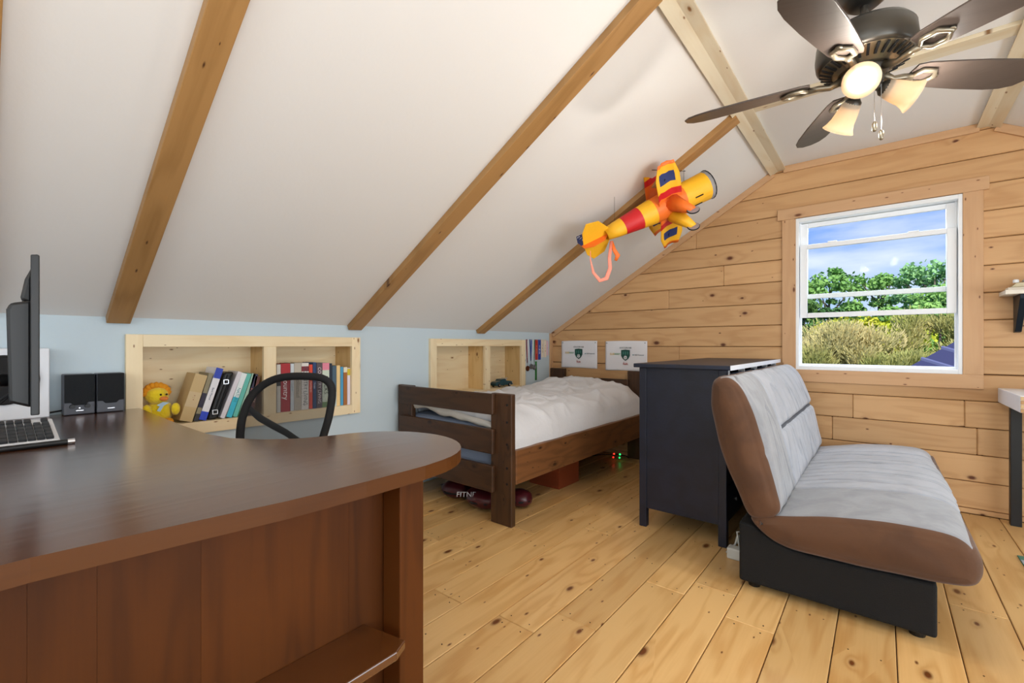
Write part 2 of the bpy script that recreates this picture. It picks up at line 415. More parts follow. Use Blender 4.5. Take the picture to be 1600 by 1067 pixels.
for i, (a, b) in enumerate(((-.03, .055), (.432, .525), (1.734, 1.84), (3.063, 3.165))):
    slope_board('trim_%d' % (i+1), a, b, .038 if i else .03, M_raft)
slope_board('trim_5', YF-.022, YF, .052, M_casX)
bx(BL+.05, BR-.05, 1.734, 1.84, CZ-.02, CZ).build('trim_6', M_tie, kind='structure', bevel=.003)
bx(BL+.05, BR-.05, 3.063, 3.165, CZ-.02, CZ).build('trim_7', M_tie, kind='structure', bevel=.003)
bx(BL+.05, BR-.05, YF-.022, YF, CZ-.055, CZ).build('trim_8', M_casX, kind='structure', bevel=.003)
# folded boards over the two ceiling breaks
for nm, xb, sg in (('trim_9', BL, 1), ('trim_10', BR, -1)):
    d1 = Vector((sg*1.0, 0, 0)); dn = Vector((-sg*sl.x, 0, -sl.z))
    bis = (Vector((0, 0, -1))+Vector((sg*sl.z, 0, -sl.x))).normalized()
    p = Vector((xb, YN, CZ)); q = p+bis*.03
    MB().prism([p+dn*.062, q+dn*.062-Vector((0, 0, .0)), q, q+d1*.058, p+d1*.058, p], (0, YF-YN, 0)).build(nm, M_beam, kind='structure', bevel=.002)
# right slope: mirrored rake trim and a rafter board
def rslope(nm, y0, y1, th, m):
    a = Vector((XR, y0, KZ)); b = Vector((BR+.04, y0, ceil_z(BR+.04))); n2 = Vector((-sl.z, 0, -sl.x))
    MB().prism([a, b, b+n2*th, a+n2*th], (0, y1-y0, 0)).build(nm, m, kind='structure', bevel=.003)
rslope('trim_11', YF-.022, YF, .052, M_casX); rslope('trim_12', 3.063, 3.165, .038, M_raft); rslope('trim_13', 1.734, 1.84, .038, M_raft)
bx(XL, XL+.012, YF-.06, YF, 0, KZ-.005).build('trim_14', M_casZ, kind='structure', bevel=.003)
bx(XL, XL+.014, -.03, .045, .83, KZ-.01).build('trim_15', M_frZ, kind='structure', bevel=.003)

# ------------------------------------------------------------------ built-in niches
def niche(y0, y1, d0, d1, lab):
    t = thing('wall_bookcase', lab, 'bookcase', (XL, (y0+y1)/2, NZ0), 0)
    F = XL+.028; B = XL-.21; st = .068; zi0, zi1 = .72, 1.14
    bx(XL, F, y0, y0+st, NZ0, NZ1).build('stile', M_frZ, t, bevel=.002)
    bx(XL, F, y1-st, y1, NZ0, NZ1).build('stile', M_frZ, t, bevel=.002)
    bx(XL, F, y0+st, y1-st, zi1, NZ1).build('top_rail', M_frY, t, bevel=.002)
    bx(XL, F, y0+st, y1-st, NZ0, zi0).build('bottom_rail', M_frY, t, bevel=.002)
    bx(XL-.0, F, d0, d1, zi0, zi1).build('divider_face', M_frZ, t, bevel=.002)
    a, b = y0+st-.004, y1-st+.004
    bx(B-.01, B, a, b, zi0-.015, zi1+.015).build('back_panel', M_frY, t)
    bx(B, XL, a, b, zi0-.015, zi0).build('shelf_board', M_frY, t)
    bx(B, XL, a, b, zi1, zi1+.015).build('top_board', M_frY, t)
    bx(B, XL, a-.015, a, zi0-.015, zi1+.015).build('side_panel', wood_side, t)
    bx(B, XL, b, b+.015, zi0-.015, zi1+.015).build('side_panel', wood_side, t)
    bx(B, XL, d0+.012, d1-.012, zi0, zi1).build('divider_panel', wood_side, t)
wood_side = wood('pine_side', '#dfbd85', '#c89b5c', 0, 2, .5, .4, '#7a4a22', .35, .05, kd=(6, 3.5))
niche(.505, 1.825, 1.16, 1.234, 'pale pine bookcase built into the wall behind the desk, full of books')
niche(2.487, 3.80, 3.16, 3.237, 'pale pine wall niche behind the bed holding the toy car')

# ------------------------------------------------------------------ bed
bed = thing('bed', 'dark brown wooden single bed with slatted footboard along the blue wall', 'bed', (-2.37, 3.2, 0))
FY = 2.165
for a, b in ((-2.955, -2.785), (-1.965, -1.79)):
    bx(a, b, FY, FY+.042, 0, .838).build('foot_post', M_bedZ, bed, bevel=.006)
    for zz in (.27, .37, .52, .66, .77) if a > -2 else (): MB().lathe([(.008, 0), (.008, .003), (0, .003)], (b-.035, FY+.0005, zz), axis=(0, -1, 0), n=12).build('bolt_hole', M_blackm, bed)
for a, b in ((.70, .836), (.447, .607), (.20, .372)):
    bx(-2.90, -1.925, FY-.03, FY, a, b).build('foot_rail', M_bedX, bed, bevel=.007)
for a, b in ((-2.955, -2.76), (-2.0, -1.80)):
    bx(a, b, 4.275, 4.317, 0, .885).build('head_post', M_bedZ, bed, bevel=.006)
for a, b in ((.64, .80), (.36, .52)):
    bx(-2.78, -1.98, 4.25, 4.275, a, b).build('head_rail', M_bedX, bed, bevel=.006)
bx(-1.825, -1.785, FY+.042, 4.275, .262, .478).build('side_rail', M_bedY, bed, bevel=.006)
bx(-2.955, -2.915, FY+.042, 4.275, .262, .478).build('side_rail', M_bedY, bed, bevel=.006)
for k in range(12):
    bx(-2.915, -1.825, 2.28+k*.165, 2.36+k*.165, .30, .32).build('bed_slat', M_bedX, bed)
M_matt = mat('blue_grey_mattress', '#8d99b0', .9, bump=(90, .2))
MB().box(-2.905, -1.835, FY+.052, 4.24, .322, .615).build('mattress', M_matt, label='blue-grey mattress on the bed under the white duvet', cat='mattress', bevel=.045, seg=4, origin=True)
# duvet: one draped sheet, thick and wrinkled
M_duvet = mat('white_duvet', '#dddde0', .9, bump=(38, .25), sheen=.2)
def duvet(u, v):
    x = -2.93+1.115*u; y = FY+.055+2.04*v
    cx = min(1, min(u, 1-u)/.16); cx = math.sqrt(max(0, 1-(1-cx)**2))
    cy0 = min(1, v/.05); cy0 = math.sqrt(max(0, 1-(1-cy0)**2)); cy1 = min(1, (1-v)/.06); cy1 = math.sqrt(max(0, 1-(1-cy1)**2))
    top = .69+.03*v+.075*math.exp(-((v-.86)/.16)**2)*math.exp(-((u-.42)/.42)**2)+.03*math.exp(-((v-.1)/.2)**2)*(1-u)
    edge_z = .49 if u > .5 else .56
    h = edge_z+(top-edge_z)*cx*(.72+.28*min(cy0, cy1))
    if v < .06 and u < .93: h = max(h, .65-.04*u)
    p = Vector((x*2.2, y*1.6, 0))
    w = noise.noise(p*1.6+Vector((3, 1, 0)))*.030+noise.noise(Vector((x*9+y*3, y*4-x*2, 1)))*.014
    rd = 1-abs(noise.noise(Vector((x*3.1+y*1.7, y*2.7-x*2.2, 5))))*2.2
    w += max(0, rd)**3*.026
    rd = 1-abs(noise.noise(Vector((x*5-y*2.9, y*3.3+x*3, 9))))*2.2
    w += max(0, rd)**3*.018
    h += w*(.25+.75*cx)*(.4+.6*min(cy0, cy1))
    if u > .985: h = edge_z-.012
    bulge = .022*noise.noise(Vector((y*5, 2, 3)))*(1 if u > .8 else 0)*(1-cx)
    return (x+min(bulge, .004), y, h)
MB().grid(duvet, 110, 190).build('duvet', M_duvet, label='rumpled white duvet spread over the bed', cat='duvet', smooth=True, thick=.012, origin=True)
# folded hem hanging in the gap of the footboard
M_hem = mat('duvet_hem_cloth', '#cfcac2', .9, bump=(60, .2))
hm = MB()
def hem(u, v):
    x = -2.86+.92*u
    zt = .735-.10*u; zb = zt-(.045+.03*noise.noise(Vector((u*6, 1, 0))))
    return (x, FY+.034-.012*math.sin(v*PI)+.006*noise.noise(Vector((u*14, v*3, 0))), zt+(zb-zt)*v)
hm.grid(hem, 60, 6); hm.build('folded_blanket', M_hem, label='cream bedding edge tucked behind the upper footboard gap', cat='blanket', smooth=True, thick=.01, origin=True)
M_sheet = mat('grey_sheet', '#8b8d92', .9, bump=(60, .2))
# ------------------------------------------------------------------ dresser
dr = thing('dresser', 'navy blue dresser standing between the bed and the sofa', 'dresser', (-.93, 3.5, 0))
DY0, DY1, DX0, DX1 = 2.722, 4.27, -1.192, -.674
bx(DX0-.03, DX1+.025, DY0-.022, DY1+.02, 1.008, 1.033).build('top', M_navy, dr, bevel=.004)
for x0, x1 in ((DX0, DX0+.046), (DX1-.046, DX1)):
    for y0, y1 in ((DY0, DY0+.045), (DY1-.045, DY1)):
        bx(x0, x1, y0, y1, 0, 1.008).build('leg', M_navy, dr, bevel=.004)
bx(DX0+.046, DX1-.046, DY0+.008, DY0+.024, .12, 1.008).build('side_panel', M_navy, dr)
bx(DX0+.046, DX1-.046, DY1-.024, DY1-.008, .12, 1.008).build('side_panel', M_navy, dr)
bx(DX0+.006, DX0+.02, DY0+.045, DY1-.045, .12, 1.008).build('back_panel', M_navy, dr)
bx(DX0+.02, DX1-.05, DY0+.045, DY1-.045, .12, .14).build('bottom_panel', M_navy, dr)
bx(DX1+.025, DX1+.029, DY0-.022, DY1+.02, 1.007, 1.034).build('top_edge_strip', M_paleedge, dr, label='pale front edge of the top')
nD = 4
wD = (DY1-DY0-.09)/nD
for i in range(nD+1):
    y = DY0+.045+i*wD
    bx(DX1-.03, DX1+.004, y-.010, y+.010, .80, 1.008).build('divider_strip', M_paleedge, dr, label='pale upright strip between the top drawers')
for i in range(nD):
    y = DY0+.045+i*wD
    d = bx(DX1-.028, DX1-.006, y+.014, y+wD-.014, .815, .985).build('drawer', M_navy, dr, bevel=.003)
    MB().lathe([(.006, 0), (.006, .007), (.012, .010), (.010, .015), (0, .016)], (DX1-.006, y+wD/2, .895), axis=(1, 0, 0), n=14).build('knob', M_steel, d, smooth=True)
for i in range(2):
    for j, (a, b) in enumerate(((.565, .79), (.345, .555), (.13, .335))):
        y0 = DY0+.05+i*(DY1-DY0-.1)/2; y1 = y0+(DY1-DY0-.1)/2-.01
        d = bx(DX1-.028, DX1-.006, y0, y1, a, b).build('drawer', M_navy, dr, bevel=.003)
        for yk in (y0+.15, y1-.15):
            MB().lathe([(.006, 0), (.006, .007), (.012, .010), (.010, .015), (0, .016)], (DX1-.006, yk, (a+b)/2), axis=(1, 0, 0), n=14).build('knob', M_steel, d, smooth=True)

# ------------------------------------------------------------------ sofa (armless futon)
M_grey = mat('light_grey_microsuede', '#a3a7b0', .85, sheen=.3, bump=(20, .3), var=('#989ca5', 9))
M_grey2 = mat('grey_microsuede', '#8e9197', .85, sheen=.3, bump=(20, .3), var=('#808389', 9))
M_crease = mat('seam_crease_shade', '#5c5f66', .9)  # seam lines of the sofa, crease shade put into their colour
M_brown = mat('tan_microsuede', '#5a3a22', .85, sheen=.15, bump=(22, .25), var=('#4f321d', 6))
M_fblk = mat('black_sofa_fabric', '#09090a', .9, bump=(200, .3))
SY0, SY1 = 2.31, 4.17
sofa = thing('sofa', 'armless grey and tan microsuede sofa on a black base under the window', 'sofa', (-.15, 3.25, 0))
def smooth_loop(pts, n):
    """closed Catmull-Rom through pts, n samples per span; tag interpolated by nearest control"""
    out = []
    m = len(pts)
    for i in range(m):
        p0, p1, p2, p3 = (pts[(i+k-1) % m] for k in range(4))
        for k in range(n):
            t = k/n
            f = lambda a, b, c, d: .5*((2*b)+(-a+c)*t+(2*a-5*b+4*c-d)*t*t+(-a+3*b-3*c+d)*t**3)
            out.append((f(p0[0], p1[0], p2[0], p3[0]), f(p0[1], p1[1], p2[1], p3[1]), p1[2] if t < .5 else p2[2]))
    return out
def seam_at(nm, x, z, y):  # picks the faces that carry the painted crease shade
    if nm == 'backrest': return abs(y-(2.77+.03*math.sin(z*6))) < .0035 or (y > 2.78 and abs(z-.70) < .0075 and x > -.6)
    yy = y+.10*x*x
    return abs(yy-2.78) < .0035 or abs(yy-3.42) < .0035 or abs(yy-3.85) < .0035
def cushion(nm, ctrl, seamfn, lab, gy=None):
    L_ = smooth_loop(ctrl, 12); n = len(L_)
    cx = sum(p[0] for p in L_)/n; cz = sum(p[1] for p in L_)/n
    ysl = [0, .004, .012, .024, .04, .06]; W = SY1-SY0
    mid = [.06+(W-.12)*i/280 for i in range(1, 280)]
    sl_ = ysl+mid+[W-y for y in reversed(ysl)]
    mb = MB(); vs = []
    for y in sl_:
        e_ = min(y, W-y, .055)/.055; ins = .04*(1-math.sqrt(max(0, 1-(1-e_)**2)))
        for i, (x, z, g) in enumerate(L_):
            xa, za, _ = L_[i-1]; xb, zb, _ = L_[(i+1) % n]
            t = Vector((xb-xa, zb-za)).normalized(); nn = Vector((t.y, -t.x))
            if nn.dot(Vector((x-cx, z-cz))) < 0: nn = -nn
            d = -ins
            if g: d += seamfn(x, z, SY0+y)*min(1, y/.06, (W-y)/.06)
            d += .004*noise.noise(Vector((x*7, (SY0+y)*7, z*7)))
            vs.append((x+nn.x*d, SY0+y, z+nn.y*d))
    fs = []; mi = []
    m = len(sl_)
    for j in range(m-1):
        for i in range(n):
            i2 = (i+1) % n
            fs.append((j*n+i, j*n+i2, (j+1)*n+i2, (j+1)*n+i))
            g = L_[i][2] and L_[i2][2] and 3 <= j < m-4
            ym = SY0+(sl_[j]+sl_[j+1])/2; xm = (L_[i][0]+L_[i2][0])/2; zm = (L_[i][1]+L_[i2][1])/2
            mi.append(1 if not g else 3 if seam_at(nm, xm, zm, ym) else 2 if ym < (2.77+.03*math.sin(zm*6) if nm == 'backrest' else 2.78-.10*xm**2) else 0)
    mb.add(vs, fs); mb.mi = mi
    if True:
        # end panels: rings towards the middle so they stay smooth and slightly domed
        for jj, yy, c in ((0, SY0, 0), ((m-1), SY1, 0)):
            prev = [jj*n+i for i in range(n)]
            for k, (s_, b_) in enumerate(((.97, .004),)):
                base = len(mb.v)
                for i in range(n):
                    p = mb.v[jj*n+i]
                    mb.v.append(Vector((cx+(p.x-cx)*s_, yy-(b_ if jj == 0 else -b_)+(.003*noise.noise(p*9) if k == 0 else 0), cz+(p.z-cz)*s_)))
                cur = [base+i for i in range(n)]
                for i in range(n): mb.f.append((prev[i], prev[(i+1) % n], cur[(i+1) % n], cur[i])); mb.mi.append(1)
                prev = cur
            mb.f.append(tuple(prev)); mb.mi.append(1)
    mb.fix = True
    return mb.build(nm, [M_grey, M_brown, M_grey2, M_crease], sofa, smooth=True, label=lab)
def gv(d, w): return math.exp(-(d/w)**2)
def back_seam(x, z, y):
    d = -.026*gv(y-(2.77+.03*math.sin(z*6)), .009)-.020*gv(y-3.6, .008)
    if y > 2.77: d -= .030*gv(z-.70, .014)
    d += .007*max(0, noise.noise(Vector((x*2, y*17, z*3.2))))-.011*gv(noise.noise(Vector((x*3, y*6, z*1.6))), .035)
    return d+.010*math.cos((z-.70)*9)
def seat_seam(x, z, y):
    yy = y+.10*(x**2)
    d = -.018*gv(yy-2.78, .007)-.028*gv(yy-3.42, .010)-.018*gv(yy-3.85, .009)-.014*gv(yy-3.12, .008)
    if y > 2.85: d -= .014*gv(noise.noise(Vector((x*1.3, yy*6.5, 3))), .035)
    return d+.012*math.cos((y-3.1)*3.2)
# back: profile (x, z, grey?)
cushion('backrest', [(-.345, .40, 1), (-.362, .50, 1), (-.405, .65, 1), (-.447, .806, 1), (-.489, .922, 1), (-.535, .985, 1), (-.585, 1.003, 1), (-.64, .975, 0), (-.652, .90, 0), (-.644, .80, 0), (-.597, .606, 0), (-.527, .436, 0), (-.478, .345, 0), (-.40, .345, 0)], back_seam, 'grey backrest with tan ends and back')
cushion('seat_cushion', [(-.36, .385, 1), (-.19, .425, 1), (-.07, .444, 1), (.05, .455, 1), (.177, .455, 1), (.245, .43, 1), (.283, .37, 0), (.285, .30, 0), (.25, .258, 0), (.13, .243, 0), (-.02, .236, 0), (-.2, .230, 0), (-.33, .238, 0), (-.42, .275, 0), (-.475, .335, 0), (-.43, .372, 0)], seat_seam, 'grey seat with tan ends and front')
# black base: sides cut to the curve of the seat
def base_poly(y, th):
    return [(-.525, y, .03), (.165, y, .03), (.165, y, .236), (-.02, y, .232), (-.25, y, .226), (-.33, y, .234), (-.42, y, .27), (-.46, y, .30), (-.525, y, .31)]
MB().prism(base_poly(SY0+.03, 0), (0, SY1-SY0-.06, 0)).build('base', M_fblk, sofa, bevel=.012, seg=3)
for x in (-.47, .11):
    for y in (SY0+.09, SY1-.1):
        MB().lathe([(.025, 0), (.028, .012), (.03, .032)], (x, y, 0), n=14).build('foot', M_black, sofa)
# ------------------------------------------------------------------ desk
desk = thing('desk', 'large dark cherry L-shaped desk with a rounded peninsula end in the foreground', 'desk', (-1.5, .3, 0))
DZ = .826
out = [(-.985, -.75), (-1.0, .06), (-.975, .26), (-.952, .42), (-.943, .60), (-.945, .78), (-.958, .87)]
cx_, cy_ = -1.225, .85
for k in range(0, 19):
    a = math.radians(8+ k*9.2)
    out.append((-1.235+.282*math.cos(a), .815+.262*math.sin(a)))
out += [(-1.528, .80), (-1.565, .72), (-1.64, .64), (-1.75, .58), (-1.90, .553), (-2.2, .548), (XL+.003, .56), (XL+.003, -.75)]
dt = MB().prism([(x, y, DZ-.038) for x, y in out], (0, 0, .038)); dt.mi = [0, 0]+[1]*(len(dt.f)-2)
dt.build('desktop', [M_deskT, M_deskE], desk, bevel=.003, seg=2)
bx(-1.062, -.985, .728, .808, 0, DZ-.038).build('leg', M_deskP, desk, bevel=.004)
bx(-1.45, -1.38, .90, .97, 0, DZ-.038).build('leg', M_deskP, desk, bevel=.004)
for a, b in ((-.75, -.35), (-.35, .06), (.06, .144), (.144, .30), (.30, .627), (.627, .735)):
    bx(-1.085, -1.065, a+.0002, b-.0002, .02, DZ-.038).build('front_panel', M_deskP, desk)
MB().prism([(-1.065, -.75, .385), (-.915, -.75, .385), (-.905, .66, .385), (-.925, .70, .385), (-1.065, .672, .385)], (0, 0, .022)).build('low_shelf', M_deskT, desk, bevel=.003)
bx(-2.9, -2.86, -.7, .5, 0, DZ-.038).build('end_panel', M_deskP, desk, bevel=.002)

# keyboard
M_kw = mat('white_keyboard_plastic', '#dcdde0', .45)
kb = thing('keyboard', 'white computer keyboard with black keys on the desk', 'keyboard', (-2.2, 0, DZ))
kbs = (.052)/.225
def kbz(x): return .841+(-x-2.085)*.2
MB().prism([(-2.085, -.27, DZ), (-2.085, -.27, kbz(-2.085)), (-2.31, -.27, kbz(-2.31)), (-2.31, -.27, DZ)], (0, .462, 0)).build('body', M_kw, kb, bevel=.004)
M_key = mat('black_key', '#202124', .5)
for r in range(6):
    x = -2.108-r*.033-(.012 if r == 5 else 0)
    for c in range(22):
        y = .180-c*.0203-.010
        if y < -.26: continue
        if r == 5 and c % 5 == 1: continue
        zc = kbz(x)
        MB().obox((x, y, zc+.004), (.014 if r < 5 else .010, 0, -.0028), (0, .0088, 0), (.001, 0, .005)).build('key', M_key, kb, bevel=.002, seg=1)
tray = thing('stylus', 'black pen-like rod with a silver end lying before the keyboard', 'pen', (-2.03, 0, DZ))
MB().tube([(-2.045, -.28, DZ+.009), (-2.045, .205, DZ+.009)], .009, 12).build('barrel', M_black, tray, smooth=False)
MB().tube([(-2.045, .205, DZ+.009), (-2.045, .222, DZ+.009)], .0092, 12).build('metal_tip', M_chrome, tray)

# monitor, seen edge on, standing on an arm to its left
mo = thing('monitor', 'black computer monitor turned edge-on above the keyboard', 'monitor', (-1.72, .07, DZ))
dv = Vector((-1.4498, .1015, 0)).normalized(); sd = Vector((-dv.y, dv.x, 0))   # sd points to -Y side
if sd.y > 0: sd = -sd
A = Vector((-1.45, .101, 0))
def mpt(a, s, z): return A+dv*a+sd*s+Vector((0, 0, z))
MB().prism([mpt(0, 0, .994), mpt(.0, .014, .994), mpt(0, .014, 1.35), mpt(0, .004, 1.352), mpt(0, 0, 1.35)], dv*.56).build('screen_housing', M_black, mo, bevel=.002)
MB().prism([mpt(.06, .012, 1.005), mpt(.06, .048, 1.02), mpt(.06, .052, 1.23), mpt(.06, .046, 1.245), mpt(.06, .012, 1.253)], dv*.44).build('back_housing', M_black, mo, bevel=.006)
MB().prism([mpt(.15, .012, 1.25), mpt(.15, .033, 1.26), mpt(.15, .025, 1.31), mpt(.15, .012, 1.345)], dv*.26).build('upper_bulge', M_black, mo, bevel=.006)
MB().tube([mpt(.28, .045, 1.06), mpt(.28, .12, 1.06), mpt(.28, .24, 1.04), mpt(.28, .27, .86)], .016, 12).build('stand_arm', M_black, mo, smooth=True)
MB().lathe([(.11, 0), (.11, .010), (.03, .018), (.016, .035)], mpt(.28, .27, DZ), n=28).build('stand_base', M_black, mo, smooth=False)
for i, s_ in enumerate((.10, .12)):
    MB().tube([mpt(.42, .05, 1.02), mpt(.44, s_*.9, .97), mpt(.46, s_+.06, .90), mpt(.48, s_+.12, DZ+.006)], .0035, 6).build('cable', M_blackm, mo)
# white computer case with a round black vent, behind the monitor
cs = thing('computer_case', 'white computer case with a round black grille against the wall', 'computer', (-2.93, .1, DZ))
bx(-2.955, -2.895, -.14, .233, DZ, 1.135).build('body', mat('white_case_plastic', '#dfe1e6', .4), cs, bevel=.004)
MB().lathe([(.107, 0), (.107, .01), (.098, .013), (.098, .008), (0, .008)], (-2.895, .096, 1.0), axis=(1, 0, 0), n=36).build('round_grille', M_blackm, cs)
# speakers
M_spk = mat('grey_speaker_face', '#4b4d55', .45); M_mesh = mat('black_speaker_mesh', '#14181c', .9, bump=(500, .5))
def speaker(y0, y1, lab, knobs):
    s = thing('speaker', lab, 'speaker', (-2.9, (y0+y1)/2, DZ), group=None)
    bx(-2.955, -2.872, y0, y1, DZ+.002, DZ+.188).build('cabinet', M_spk, s, bevel=.004)
    ym = (y0+y1)/2
    g = [(-2.872, y0+.002, DZ+.058), (-2.872, ym-.03, DZ+.058), (-2.872, ym-.02, DZ+.046), (-2.872, ym+.02, DZ+.046), (-2.872, ym+.03, DZ+.058), (-2.872, y1-.002, DZ+.058), (-2.872, y1-.002, DZ+.187), (-2.872, y0+.002, DZ+.187)]
    MB().prism(g, (.006, 0, 0)).build('speaker_grille', M_mesh, s, bevel=.002)
    bx(-2.872, -2.871, ym-.012, ym+.014, DZ+.019, DZ+.022).build('badge', M_chrome, s)
    if knobs:
        for yk in (y0+.028, y1-.026):
            MB().lathe([(.010, 0), (.009, .014), (0, .014)], (-2.871, yk, DZ+.040), axis=(1, 0, 0), n=18).build('knob', M_black, s)
        MB().lathe([(.003, 0), (.003, .002), (0, .002)], (-2.872, ym, DZ+.032), axis=(1, 0, 0), n=8).build('indicator', M_chrome, s)
speaker(.275, .381, 'small black desktop speaker with two control knobs', True)
speaker(.387, .488, 'small black desktop speaker without knobs, next to the bookcase', False)
MB().tube([(-2.93, .275, DZ+.02), (-2.92, .25, DZ+.018), (-2.93, .22, DZ+.012)], .004, 8).build('speaker_cable', M_black, label='short black cable running from the left speaker', cat='cable', origin=True)
# ------------------------------------------------------------------ office chair (pushed under the desk)
Rv = Vector((.7716, .6361, 0)); Fv = Vector((-.6361, .7716, 0))
chair = thing('office_chair', 'black office chair with a see-through mesh back pushed in behind the desk', 'chair', (-1.80, .60, 0), math.radians(39.5))
# local x = width, y = away from the desk
BYc = .385
def chl(x, z, dy=0): return (x+.0, BYc+dy+(z-.7)*.12-.25*x*x, z)
loop = [(-.150, .60), (-.180, .65), (-.195, .70), (-.2, .76), (-.194, .833), (-.166, .915), (-.12, .966), (-.06, .997), (.011, 1.008), (.09, 1.008), (.15, 1.0), (.188, .975), (.2, .935), (.197, .88), (.188, .819), (.168, .74), (.157, .68), (.13, .61), (.06, .575), (-.08, .572)]
# shift the loop so that its world place stays where the chair stands
def ringpts(n=4):
    o = []
    m = len(loop)
    for i in range(m):
        p0, p1, p2, p3 = (loop[(i+k-1) % m] for k in range(4))
        for k in range(n):
            t = k/n; f = lambda a, b, c, d: .5*((2*b)+(-a+c)*t+(2*a-5*b+4*c-d)*t*t+(-a+3*b-3*c+d)*t**3)
            o.append((f(p0[0], p1[0], p2[0], p3[0]), f(p0[1], p1[1], p2[1], p3[1])))
    return o
rp = ringpts()
MB().tube([chl(x, z) for x, z in rp], .017, 12, closed=True, up=(0, 1, 0)).build('back_frame', M_blackm, chair, smooth=True, local=True)
MB().tube([chl(-.188, .88, .01), chl(-.178, .855, .03), chl(-.146, .815, .05), chl(-.089, .778, .06), chl(-.031, .745, .065), chl(.04, .70, .065), chl(.12, .69, .05), chl(.165, .72, .02)], [.010, .014, .016, .016, .015, .014, .012, .008], 10).build('lumbar_bar', M_black, chair, smooth=True, local=True)
def mesh_mat():
    m = bpy.data.materials.new('open_black_mesh'); m.use_nodes = True; nt = m.node_tree; b = nt.nodes['Principled BSDF']
    b.inputs['Base Color'].default_value = hx('#15171b'); b.inputs['Roughness'].default_value = .6
    tc = nt.nodes.new('ShaderNodeTexCoord'); sp = nt.nodes.new('ShaderNodeSeparateXYZ'); nt.links.new(tc.outputs['Object'], sp.inputs[0])
    def M(op, a, c=None):
        n = nt.nodes.new('ShaderNodeMath'); n.operation = op
        for i, v in enumerate((a, c)):
            if v is None: continue
            if isinstance(v, (int, float)): n.inputs[i].default_value = v
            else: nt.links.new(v, n.inputs[i])
        return n.outputs[0]
    def st(s): return M('GREATER_THAN', M('SINE', M('MULTIPLY', s, 1500.0)), .35)
    a = M('ADD', sp.outputs[0], sp.outputs[2]); c = M('SUBTRACT', sp.outputs[0], sp.outputs[2])
    nt.links.new(M('MAXIMUM', st(a), st(c)), b.inputs['Alpha'])
    return m
mm = MB(); cz0 = .8
vs = [chl(0, cz0, .004)]+[chl(x, z, .0) for x, z in rp]
mm.add(vs, [(0, i+1, (i+1) % len(rp)+1) for i in range(len(rp))])
mm.build('mesh_back', mesh_mat(), chair, smooth=True, local=True)
def seatf(u, v):
    x = -.23+.46*u; y = -.20+.44*v; e_ = min(u, 1-u, v, 1-v)/.12; e_ = math.sqrt(max(0, 1-(1-min(1, e_))**2))
    return (x, y, .46+.045*e_-.012*math.exp(-((u-.5)/.25)**2))
MB().grid(seatf, 20, 20).box(-.225, .225, -.195, .235, .42, .462).build('seat', M_blackm, chair, smooth=True, local=True)
MB().tube([(0, .10, .43), (0, .36, .44), (0, .40, .52), (0, .375, .62)], .022, 10).build('back_bracket', M_black, chair, smooth=True, local=True)
MB().tube([(0, 0, .42), (0, 0, .22)], .02, 12).tube([(0, 0, .24), (0, 0, .08)], .03, 12).build('gas_column', M_black, chair, local=True)
for k in range(5):
    a = 2*PI*k/5+.3; c_, s_ = math.cos(a), math.sin(a)
    MB().tube([(0, 0, .105), (.12*c_, .12*s_, .10), (.25*c_, .25*s_, .075)], [.025, .02, .014], 8).build('base_arm', M_black, chair, local=True)
    MB().tube([(.25*c_-.02*s_, .25*s_+.02*c_, .03), (.25*c_+.02*s_, .25*s_-.02*c_, .03)], .03, 12).build('caster', M_black, chair, local=True)
# ------------------------------------------------------------------ books
M_page = mat('page_block', '#e6dcc4', .9)
_bm = {}
def bookmat(c, r=.5):
    if c not in _bm: _bm[c] = mat('cover_'+c[1:], c, r)
    return _bm[c]
BX0 = XL-.175
def book(y0, y1, zt, color, lab, lean=0, depth=.15, grp=None, xs=-2.965, title=None, tcol='#f2f2f2', bands=(), tsize=None, cat='book'):
    """spine faces the room (+X). lean: how far the top is shifted towards +Y"""
    zb = .7205
    H = zt-zb; w = y1-y0
    t = thing('book', lab, cat, (xs-depth/2, (y0+y1)/2, zb), group=grp)
    ang = math.atan2(lean, H)
    d = Vector((0, math.sin(ang), math.cos(ang))); s = Vector((0, math.cos(ang), -math.sin(ang)))
    wn = w*math.cos(ang); L_ = H/math.cos(ang)-wn*math.sin(ang)*0
    o = Vector((0, y0, zb+wn*math.sin(ang)))
    def P3(a, h, x): return Vector((x, 0, 0))+o+s*a+d*h
    def pb(a0, a1, h0, h1, x0, x1):
        return MB().prism([P3(a0, h0, x0), P3(a1, h0, x0), P3(a1, h1, x0), P3(a0, h1, x0)], (x1-x0, 0, 0))
    cv = MB()
    for q in (pb(0, .0025, 0, L_, xs-depth, xs), pb(wn-.0025, wn, 0, L_, xs-depth, xs), pb(.0025, wn-.0025, 0, L_, xs-.003, xs)):
        cv.add(q.v, q.f)
    cv.build('cover', bookmat(color), t)
    pb(.0026, wn-.0026, .004, L_-.004, xs-depth+.004, xs-.0035).build('page_block', M_page, t)
    for (h0, h1, c) in bands:
        pb(-.0003, wn+.0003, h0*L_, h1*L_, xs-.001, xs+.0006).build('spine_band', bookmat(c), t)
    if title:
        sz = tsize or wn*.8
        text('spine_lettering', title, sz, P3(wn/2, L_*.5, xs+.0009), -d, s, bookmat(tcol), t, sx=min(1.0, L_*.82/(len(title)*sz*.58)))
    return t
